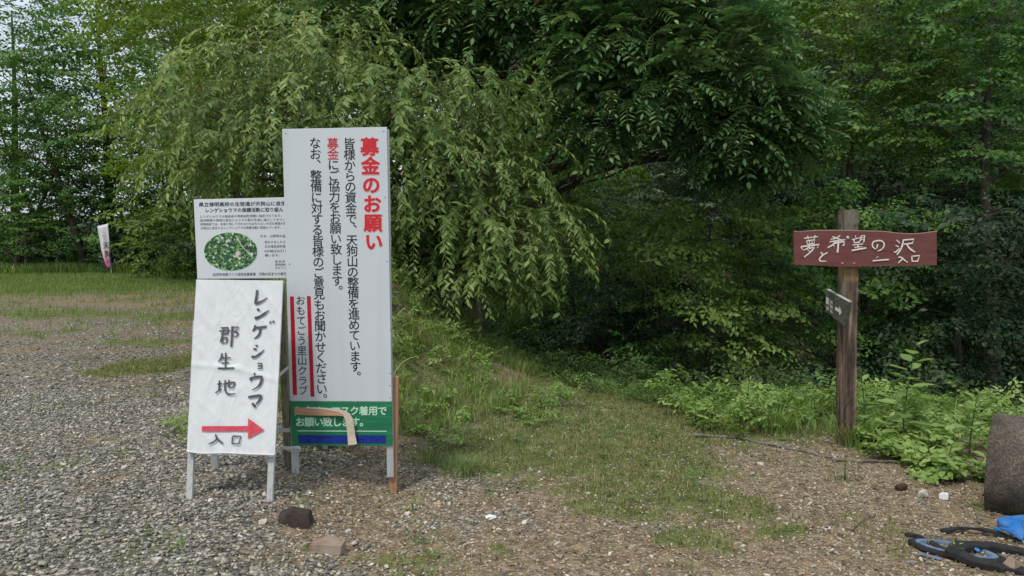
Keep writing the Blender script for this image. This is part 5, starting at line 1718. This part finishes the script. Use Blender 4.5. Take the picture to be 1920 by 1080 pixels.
ST5 = [([(185, 145), (360, 125)], W_), ([(228, 115), (240, 158)], W_), ([(325, 108), (315, 152)], W_),
       ([(215, 180), (228, 222), (310, 215), (320, 165), (215, 178)], 2.2, 1, 1, True), ([(250, 175), (254, 220)], 1.9), ([(283, 172), (284, 218)], 1.9),
       ([(145, 252), (165, 288)], W_), ([(145, 252), (250, 240), (378, 225), (352, 266)], W_, 1, .7, True), ([(255, 250), (215, 280), (170, 300)], 2.2, 1, .5),
       ([(245, 275), (308, 262), (270, 315), (185, 385)], W_, 1, .8), ([(225, 290), (255, 310)], 2.2),
       ([(395, 322), (415, 345), (425, 360)], W_), ([(480, 325), (420, 360), (380, 405), (395, 435), (462, 435)], W_),
       ([(540, 125), (600, 145), (650, 165)], 2.3), ([(640, 108), (590, 145), (515, 160)], 2.3), ([(505, 190), (600, 178), (705, 163)], W_), ([(595, 178), (545, 228), (480, 265)], 3, 1, .7),
       ([(552, 215), (562, 250)], 2.4), ([(555, 212), (690, 188), (688, 230), (665, 242)], W_, 1, .7, True), ([(618, 170), (612, 250), (606, 326)], 3.4, .9, 1),
       ([(830, 112), (838, 140)], 2.4), ([(785, 165), (885, 140)], 2.6), ([(812, 162), (818, 203), (872, 196)], 2.4, 1, 1, True),
       ([(900, 120), (895, 165), (868, 208)], 2.5), ([(900, 120), (946, 108), (938, 192), (925, 192)], 2.5, 1, 1, True), ([(900, 142), (940, 136)], 1.9), ([(897, 166), (938, 160)], 1.9),
       ([(795, 232), (930, 216)], 2.6), ([(862, 225), (866, 285)], 2.6), ([(815, 262), (918, 250)], 2.4), ([(783, 300), (870, 285), (966, 268)], 3, 1, .9),
       ([(1112, 218), (1106, 245), (1098, 276)], 2.6), ([(1085, 285), (1048, 250), (1050, 200), (1100, 177), (1160, 180), (1192, 215), (1182, 262), (1150, 292), (1108, 307)], W_),
       ([(1350, 168), (1392, 208)], W_), ([(1335, 238), (1378, 255)], W_), ([(1315, 322), (1345, 315), (1385, 272)], W_),
       ([(1432, 168), (1568, 158), (1548, 208), (1440, 222)], W_, 1, 1, True), ([(1436, 168), (1420, 240), (1390, 305), (1352, 356)], 3.2), ([(1478, 222), (1515, 275), (1582, 322)], 3.2),
       ([(1252, 413), (1040, 432), (1118, 376)], 2.5, 1, .8, True), ([(1372, 384), (1410, 388), (1440, 415), (1490, 452)], 2.6), ([(1428, 402), (1400, 430), (1368, 458)], 2.6),
       ([(1540, 372), (1545, 436), (1612, 436), (1640, 364), (1540, 374)], 2.6, 1, 1, True), ([(650, 458), (680, 460)], 1.6), ([(805, 458), (825, 462)], 1.6)]
hw = link('handwriting', ribbons(PF, ST5, .0025, tf5), M_WHITEINK, post)
link('bolt', disc(PF, *tf5(738, 138), .014, .0015, .006, 10), M_METAL, post)
# small grey direction plank on the left face of the post
SB = Face(Vector((2.438, 5.50, 0)), Vector((2.508, 6.03, 0)) - Vector((2.438, 5.50, 0)), (0, 0, 1))
SB = Face(at(1590, 566, 5.60), at(1549, 543, 6.18) - at(1590, 566, 5.60), (0, 0, 1))
# the written face looks left: right axis runs towards the camera
rr_ = (at(1590, 566, 5.60) - at(1549, 543, 6.18)); rr_.z = 0
SB = Face(at(1590, 566, 5.60), rr_, (0, 0, 1))
small = empty('direction_plank', at(1575, 575, 5.6), 'small grey mossy plank with white arrow fixed to the side of the signpost', 'sign')
small_uv = [SB.px(1547.5, 584), SB.px(1583, 612), SB.px(1590.5, 566.5), SB.px(1549, 543)]
link('plank', slab(SB, small_uv, .028, .002), M_GREYPLANK, small)
tpa, tpb = SB.px(1549, 543), SB.px(1590.5, 566.5)
bm = bmesh.new(); box_between(bm, SB.w(tpa[0] + .004, tpa[1] + .003, -.014), SB.w(tpb[0] - .004, tpb[1] + .003, -.014), .027, .005, SB.n, 0)
link('worn_edge', bm_mesh('worn_edge', bm), M_GREYEDGE, small)
def tf6(x, y): return 1530 + x / 12, 530 + y / 12
link('arrow', poly(SB, [tf6(*p) for p in ((435, 615), (520, 665), (535, 740), (580, 665), (535, 520), (530, 590), (440, 540))], .002), M_WHITEINK, small)
ST6 = [([(240, 330), (235, 470)], 1.8), ([(235, 345), (305, 380)], 1.6), ([(240, 400), (300, 425)], 1.5), ([(238, 450), (300, 480)], 1.6), ([(300, 360), (300, 520)], 1.5), ([(255, 520), (250, 640)], 1.6), ([(245, 560), (300, 600)], 1.5), ([(290, 530), (290, 630)], 1.4),
       ([(340, 390), (335, 520)], 1.6), ([(330, 430), (385, 460)], 1.6), ([(370, 400), (370, 640)], 1.5), ([(325, 520), (385, 560)], 1.6), ([(340, 560), (335, 650)], 1.6), ([(330, 630), (380, 680)], 1.6)]
link('handwriting', ribbons(SB, ST6, .002, tf6), M_WHITEINK, small)

# ------------------------------------------------------------------ concrete pipe
def pipe():
    r = .325
    cx, Y = 0, 0
    a = at(1866, 868, 4.62)
    z = h1(3.3, 4.7) + r - .04
    c0 = Vector((a.x - .03, 4.62, z - .05))
    axis = Vector((1, -.78, -.02)).normalized()
    side = Vector((0, 0, 1)).cross(axis).normalized(); up = axis.cross(side).normalized()
    bm = bmesh.new()
    n = 72
    rng = random.Random(4)
    rings = []
    prof = [(0.012, r - .075), (0.0, r - .06), (0.0, r - .02), (.004, r - .006), (.02, r)] + [(.02 + i * .045, r) for i in range(1, 20)]
    for i, (t, rad) in enumerate(prof):
        ring = []
        for k in range(n):
            an = 2 * math.pi * k / n
            rr = rad + (rng.uniform(-.0022, .0022) if i > 3 else rng.uniform(-.001, .001))
            ring.append(bm.verts.new(c0 + axis * t + side * math.cos(an) * rr + up * math.sin(an) * rr))
        rings.append(ring)
    inner = []
    for t in (.012, .875):
        ring = [bm.verts.new(c0 + axis * t + side * math.cos(2 * math.pi * k / n) * (r - .075) + up * math.sin(2 * math.pi * k / n) * (r - .075)) for k in range(n)]
        inner.append(ring)
    for a_, b_ in list(zip(rings[:-1], rings[1:])):
        for k in range(n): bm.faces.new((a_[k], a_[(k + 1) % n], b_[(k + 1) % n], b_[k]))
    for k in range(n):
        bm.faces.new((inner[0][k], inner[1][k], inner[1][(k + 1) % n], inner[0][(k + 1) % n]))
        bm.faces.new((rings[-1][k], rings[-1][(k + 1) % n], inner[1][(k + 1) % n], inner[1][k]))
    bmesh.ops.remove_doubles(bm, verts=bm.verts, dist=.0001)
    o = link('concrete_pipe', bm_mesh('concrete_pipe', bm, True), M_CONC)
    tag(o, 'rough dark concrete pipe section lying on its side at the right edge', 'concrete pipe')
pipe()

# ------------------------------------------------------------------ rubber and plastic rings
def frame_ring(name, label, cpx, outer, inner, h, mat, z0, tilt, cat, bevel=.008, inner_mat=None, inner_name='inner_rim'):
    """flat plate: outer polygon in world xy around the centre, elliptical hole"""
    cx, cy = cpx
    z = h1(cx, cy) + z0
    root = empty(name, (cx, cy, z), label, cat)
    root.rotation_euler = tilt
    n = 40
    def prof(R_):
        out = []
        for k in range(n):
            an = 2 * math.pi * k / n
            out.append(R_(an))
        return out
    bm = bmesh.new()
    O = prof(outer); I = prof(inner)
    levels = [(O, 0), (O, h - bevel), ([(x * .985, y * .985) for x, y in O], h), ([(x * 1.03, y * 1.03) for x, y in I], h), (I, h - bevel), (I, 0)]
    rings = [[bm.verts.new((x, y, zz)) for x, y in L] for L, zz in levels]
    for a_, b_ in zip(rings, rings[1:] + rings[:1]):
        for k in range(n): bm.faces.new((a_[k], a_[(k + 1) % n], b_[(k + 1) % n], b_[k]))
    me = bm_mesh('plate', bm); me.materials.append(mat)
    o = bpy.data.objects.new('plate', me); COL.objects.link(o); o.parent = root
    if inner_mat:
        bm = bmesh.new()
        A1 = [(x * 1.16, y * 1.16) for x, y in I]; A2 = [(x * 1.07, y * 1.07) for x, y in I]; A3 = [(x * .94, y * .94) for x, y in I]
        rs = [[bm.verts.new((x, y, zz)) for x, y in L] for L, zz in ((A1, h + .001), (A1, h + .004), (A2, h + .009), (A3, h + .004), (A3, -.002))]
        for a_, b_ in zip(rs, rs[1:]):
            for k in range(n): bm.faces.new((a_[k], a_[(k + 1) % n], b_[(k + 1) % n], b_[k]))
        me = bm_mesh(inner_name, bm, True); me.materials.append(inner_mat)
        o = bpy.data.objects.new(inner_name, me); COL.objects.link(o); o.parent = root
    return root
def octo(a, b, rot=0):
    def f(an):
        q = math.pi / 8
        k = math.cos(q) / math.cos((an % (2 * q)) - q)
        x, y = math.cos(an) * k * a, math.sin(an) * k * b
        return (x * math.cos(rot) - y * math.sin(rot), x * math.sin(rot) + y * math.cos(rot))
    return f
def supr(a, b, p, rot=0):
    def f(an):
        c, s = math.cos(an), math.sin(an)
        k = (abs(c / a) ** p + abs(s / b) ** p) ** (-1 / p)
        x, y = c * k, s * k
        return (x * math.cos(rot) - y * math.sin(rot), x * math.sin(rot) + y * math.cos(rot))
    return f
frame_ring('rubber_ring', 'thick black octagonal rubber ring lying in front of the concrete pipe', (2.53, 3.72), octo(.30, .17, -.15), supr(.20, .105, 2, -.15), .032, M_RUBBER, .0, (R(3), R(4), 0), 'ring')
frame_ring('plastic_ring', 'thin black ring with faded grey blue inner rim left of the thick one', (2.34, 3.84), octo(.235, .13, -.5), supr(.165, .08, 2, -.5), .016, M_RUBBER, .0, (R(-2), R(3), 0), 'ring', inner_mat=M_GREYBLUE)
frame_ring('blue_ring', 'bright blue plastic base with round hole beside the concrete pipe', (3.0, 4.04), supr(.21, .2, 8, .1), supr(.13, .12, 2), .03, M_BLUEPL, .01, (R(4), R(-3), 0), 'plastic base', inner_mat=M_BLUEPL)
def chip(name, label, x, y, sx, sy, sz, mat, cat, seed, rz=0, sink=.15, block=False):
    """an angular stone: hull of jittered points"""
    rng = random.Random(seed)
    bm = bmesh.new()
    if block:
        for bx_, by_, bz_ in [(a, b, c) for a in (-1, -.1, 1) for b in (-1, 1) for c in (0, 1)]:
            q = .82 if bz_ else 1.0
            bm.verts.new((sx / 2 * (bx_ * q + rng.uniform(-.16, .16)), sy / 2 * (by_ * (1 - .45 * abs(bx_)) * q + rng.uniform(-.15, .15)), sz * (bz_ * (1 - .22 * abs(bx_)) + rng.uniform(-.08, .08))))
    for k in range(0 if block else 17):
        u = Vector((rng.gauss(0, 1), rng.gauss(0, 1), rng.gauss(0, 1))).normalized()
        u.z = max(-.6, min(.75, u.z * 1.2))
        bm.verts.new((u.x * sx / 2, u.y * sy / 2, (u.z + .5) * sz * .75))
    bmesh.ops.convex_hull(bm, input=list(bm.verts))
    for v in [v for v in bm.verts if not v.link_faces]: bm.verts.remove(v)
    bmesh.ops.bevel(bm, geom=list(bm.edges), offset=min(sx, sz) * .03, segments=1, affect='EDGES')
    me = bm_mesh(name, bm)
    me.materials.append(mat)
    o = bpy.data.objects.new(name, me); COL.objects.link(o)
    o.location = (x, y, h1(x, y) - sz * sink); o.rotation_euler = (0, 0, rz)
    tag(o, label, cat)
    return o
def gp(px, py, dz=0):
    """ground point under a pixel"""
    d = ray(px, py)
    lo = .5
    for k in range(4000):
        t = .5 + k * .005
        p = CO + d * t
        if p.z < h1(p.x, p.y): return p.x, p.y
    return p.x, p.y
x, y = gp(550, 985)
chip('dark_rock', 'dark brown angular rock on the gravel below the A-frame board', x, y + .03, .185, .16, .085, M_DARKROCK, 'rock', 3, .15, block=True)
x, y = gp(610, 1036)
chip('tan_rock', 'flat tan rock with a pointed end, nearest the bottom of the picture', x, y + .03, .205, .14, .068, M_TANROCK, 'rock', 9, -.12, block=True)
x, y = gp(1897, 1072)
chip('brown_stone', 'brownish pointed stone in front of the black rubber ring', x, y, .10, .09, .085, M_TANROCK, 'stone', 12, .5)
x, y = gp(1731, 932)
chip('round_stone', 'rounded beige stone at the foot of the creeping weeds', x, y, .07, .06, .06, M_PALEROCK, 'stone', 5)
x, y = gp(1771, 935)
chip('white_stone', 'bright white stone left of the concrete pipe', x, y, .075, .05, .05, M_WHITEST, 'stone', 6)
x, y = gp(493, 982)
chip('pale_stone', 'pale stone just left of the dark brown rock', x, y, .055, .045, .035, M_PALEROCK, 'stone', 7)
x, y = gp(466, 985)
chip('grey_stone', 'blue grey stone left of the pale stone under the A-frame board', x, y, .05, .045, .03, mat_noise('blue grey stone', (.06, .07, .075), (.11, .12, .125), 20, .8), 'stone', 9)
x, y = gp(822, 946)
chip('wood_chip', 'orange flat wood chip on the dirt right of the wooden stake', x, y, .075, .03, .012, mat_noise('fresh wood chip', (.45, .24, .12), (.6, .36, .2), 20, .8, (1, 6, 1)), 'wood chip', 10, .1, .0)
x, y = gp(1690, 918)
chip('bark_piece', 'dark reddish piece of rotten bark on the dirt below the weeds', x, y, .13, .05, .05, mat_noise('rotten bark', (.03, .015, .01), (.09, .045, .03), 20, .9), 'bark', 11, .5)
x, y = gp(920, 972)
chip('white_pebble', 'flat whitish stone on the gravel path in the lower centre', x, y, .075, .045, .025, M_WHITEST, 'stone', 13)
x, y = gp(1045, 990)
chip('brown_pebble', 'tan stone on the gravel path right of the whitish one', x, y, .045, .04, .03, M_TANROCK, 'stone', 14)

def stick(label, pts_px, r, mat=M_TWIG, cat='stick', name='fallen_stick', lift=.012, side=()):
    P = []
    for px, py in pts_px:
        x, y = gp(px, py); P.append((x, y, h1(x, y) + lift))
    c = curve_pts(P, 5)
    c[:, 2] += .006 * np.sin(np.arange(len(c)) * 1.3)
    paths = [(c, np.linspace(r, r * .45, len(c)) * (1 + .12 * np.sin(np.arange(len(c)) * 2.1)))]
    for i in side:
        q = c[i]; paths.append((curve_pts([q, q + np.array([.05, .03, .03]), q + np.array([.14, .05, .02])], 3), np.linspace(r * .4, r * .15, 7)))
    o = link(name, tube_mesh(name, paths, mat, 6))
    tag(o, label, cat)
M_DRYST = mat_noise('dry grey stick', (.10, .085, .065), (.2, .175, .14), 16, .85, (1, 1, 1), .3, .004)
stick('long dry grey branch lying along the ledge left of the signpost', [(1290, 820), (1370, 822), (1440, 836), (1500, 848), (1560, 862)], .016, M_DRYST, side=(6, 12))
stick('dry branch continuing right of the signpost among creeping weeds', [(1560, 866), (1620, 868), (1670, 868), (1720, 880)], .012, M_DRYST, side=(5,))
stick('short crooked twig on the bare dirt in front of the signpost', [(1598, 998), (1610, 985), (1642, 968)], .005, M_DRYST)
stick('thin dry stick standing askew by the lower left edge of the pipe', [(1836, 985), (1830, 965), (1822, 945)], .007, M_DRYST)
stick('thin dry stick lying behind the rubber ring', [(1790, 1000), (1850, 1003), (1905, 1010)], .004, M_TWIG)
stick('short dark twig on the dirt right of the wooden stake', [(782, 908), (790, 898)], .005, M_BARK)
stick('grey root end lying on the mound beside the wooden stake', [(750, 778), (765, 776), (778, 780)], .016, M_DRYST)
stick('dead twig on the gravel in the lower left', [(262, 1012), (285, 1018), (300, 1030)], .003, M_BARK)
def scrap(name, label, pts, w, h, mat, cat):
    P = []
    for px, py, lift in pts:
        x, y = gp(px, py); P.append((x, y, h1(x, y) + lift))
    c = curve_pts(P, 5)
    bm = bmesh.new(); prev = None
    for i, q in enumerate(c):
        t = c[min(i + 1, len(c) - 1)] - c[max(i - 1, 0)]
        n = np.array([-t[1], t[0], 0]); n /= np.linalg.norm(n) + 1e-9
        ww = w * (.75 + .25 * math.sin(i * 1.7))
        tw = .25 * math.sin(i * .8) * h
        cur = [bm.verts.new(q + n * ww / 2 + np.array([0, 0, tw])), bm.verts.new(q - n * ww / 2 - np.array([0, 0, tw])), bm.verts.new(q - n * ww * .45 + np.array([0, 0, h - tw])), bm.verts.new(q + n * ww * .45 + np.array([0, 0, h + tw]))]
        if prev:
            for k in range(4): bm.faces.new((prev[k], prev[(k + 1) % 4], cur[(k + 1) % 4], cur[k]))
        else: bm.faces.new(cur)
        prev = cur
    bm.faces.new(prev[::-1])
    o = link(name, bm_mesh(name, bm), mat)
    tag(o, label, cat)
scrap('rubber_strip', 'flat curved strip of dark rubber left of the rings', [(1697, 1004, .004), (1725, 1012, .012), (1760, 1030, .006), (1800, 1052, .004), (1845, 1064, .004)], .04, .01, M_RUBBER, 'rubber scrap')
scrap('rubber_strip', 'short dark rubber piece lying behind the thick ring', [(1765, 1000, .006), (1810, 1000, .02), (1860, 1006, .02), (1915, 1020, .01)], .035, .014, M_RUBBER, 'rubber scrap')
scrap('blue_scrap', 'torn pale blue plastic scrap in front of the dark rubber strip', [(1722, 1040, .004), (1742, 1046, .008), (1765, 1050, .003)], .03, .004, M_GREYBLUE, 'plastic scrap')
scrap('blue_scrap', 'narrow bright blue scrap inside the thick black ring', [(1812, 1028, .02), (1822, 1035, .03), (1836, 1042, .02)], .025, .004, M_BLUEPL, 'plastic scrap')
scrap('blue_scrap', 'crumpled bright blue piece between the blue base and the black ring', [(1868, 1003, .03), (1890, 1015, .055), (1918, 1022, .03)], .05, .012, M_BLUEPL, 'plastic scrap')
# arching dry stem by the stake
pa = at(737, 700, 5.4)
c = curve_pts([at(737, 720, 5.4), at(740, 700, 5.5), at(752, 682, 5.7), at(768, 672, 5.9), at(782, 668, 6.1)], 6)
o = link('dry_stem', tube_mesh('dry_stem', [(c, np.full(len(c), .0035))], mat_noise('straw', (.4, .3, .16), (.55, .43, .25), 20, .8, bstr=0), 5))
tag(o, 'thin pale dry stem arching from behind the top of the wooden stake', 'stem')

# ------------------------------------------------------------------ banner
def banner():
    Yb = 31.5
    b = at(209, 517, Yb)
    gz_ = h1(b.x, b.y)
    root = empty('banner', (b.x, b.y, gz_), 'narrow white and pink banner on a pole at the far edge of the gravel lot', 'banner')
    top = at(202, 419, Yb)
    M_POLE = mat_noise('white pole', (.6, .6, .58), (.72, .72, .7), 10, .5, bstr=0)
    pole = [(b.x, b.y, gz_ - .1), (b.x * .5 + top.x * .5 + .01, b.y, 1.1), (top.x, top.y, top.z + .03)]
    link('pole', tube_mesh('pole', [(curve_pts(pole, 6), np.full(13, .014))], M_POLE, 6), None, root)
    link('top_rod', tube_mesh('top_rod', [(np.array([tuple(at(182, 424, Yb)), tuple(at(205, 419.5, Yb))]), np.array([.01, .01]))], M_POLE, 6), None, root)
    m, nt, bs = new_mat('banner cloth')
    a = N(nt, 'ShaderNodeAttribute'); a.attribute_name = 'tint'
    r = ramp(nt, [(0, (.62, .08, .25)), (.28, (.7, .2, .38)), (.55, (.72, .55, .62)), (.75, (.66, .68, .72))], a.outputs['Fac'])
    nt.links.new(r.outputs[0], bs.inputs['Base Color']); bs.inputs['Roughness'].default_value = .8
    L = [(183, 425), (187, 450), (190, 470), (194, 485), (198, 495), (203.5, 502)]
    Rr = [(202.5, 420), (205, 450), (206, 470), (206.8, 485), (207.6, 495), (207.8, 502.5)]
    V, F, T = [], [], []
    nu, nv = 10, 30
    for j in range(nv + 1):
        t = j / nv * (len(L) - 1); i = min(int(t), len(L) - 2); f = t - i
        l = (L[i][0] * (1 - f) + L[i + 1][0] * f, L[i][1] * (1 - f) + L[i + 1][1] * f)
        q = (Rr[i][0] * (1 - f) + Rr[i + 1][0] * f, Rr[i][1] * (1 - f) + Rr[i + 1][1] * f)
        for k in range(nu + 1):
            s = k / nu
            p = at(l[0] * (1 - s) + q[0] * s, l[1] * (1 - s) + q[1] * s, Yb)
            fold = .05 * math.sin(s * 9 + j * .12) * (.2 + j / nv)
            V.append((p.x, p.y + fold - .02, p.z)); T.append(1 - j / nv)
    for j in range(nv):
        for k in range(nu):
            a0 = j * (nu + 1) + k
            F.append((a0, a0 + 1, a0 + nu + 2, a0 + nu + 1))
    me = bpy.data.meshes.new('cloth'); me.from_pydata(V, [], F); me.update()
    at2 = me.attributes.new('tint', 'FLOAT', 'POINT'); at2.data.foreach_set('value', T)
    for p in me.polygons: p.use_smooth = True
    md = link('cloth', me, m, root).modifiers.new('thickness', 'SOLIDIFY'); md.thickness = .004
    BFc = Face(at(198, 450, Yb - .10), (1, 0, 0), (0, 0, 1))
    link('lettering', column(BFc, '天狗', (199.5, 460), (202.5, 476), 1, 13, 0, .02), M_BLACKINK, root)
    link('lettering', column(BFc, '山', (204.5, 489), (205, 495), 1, 8, 0, .01), M_BLACKINK, root)
    link('lettering', column(BFc, 'の里', (193.5, 434), (194.5, 443), 1, 8, 0, .0), mat_noise('pink print', (.6, .3, .32), (.7, .4, .4), 10, .6, bstr=0), root)
banner()
print('TRIS', sum(len(m.loops) - 2 * len(m.polygons) for m in bpy.data.meshes))
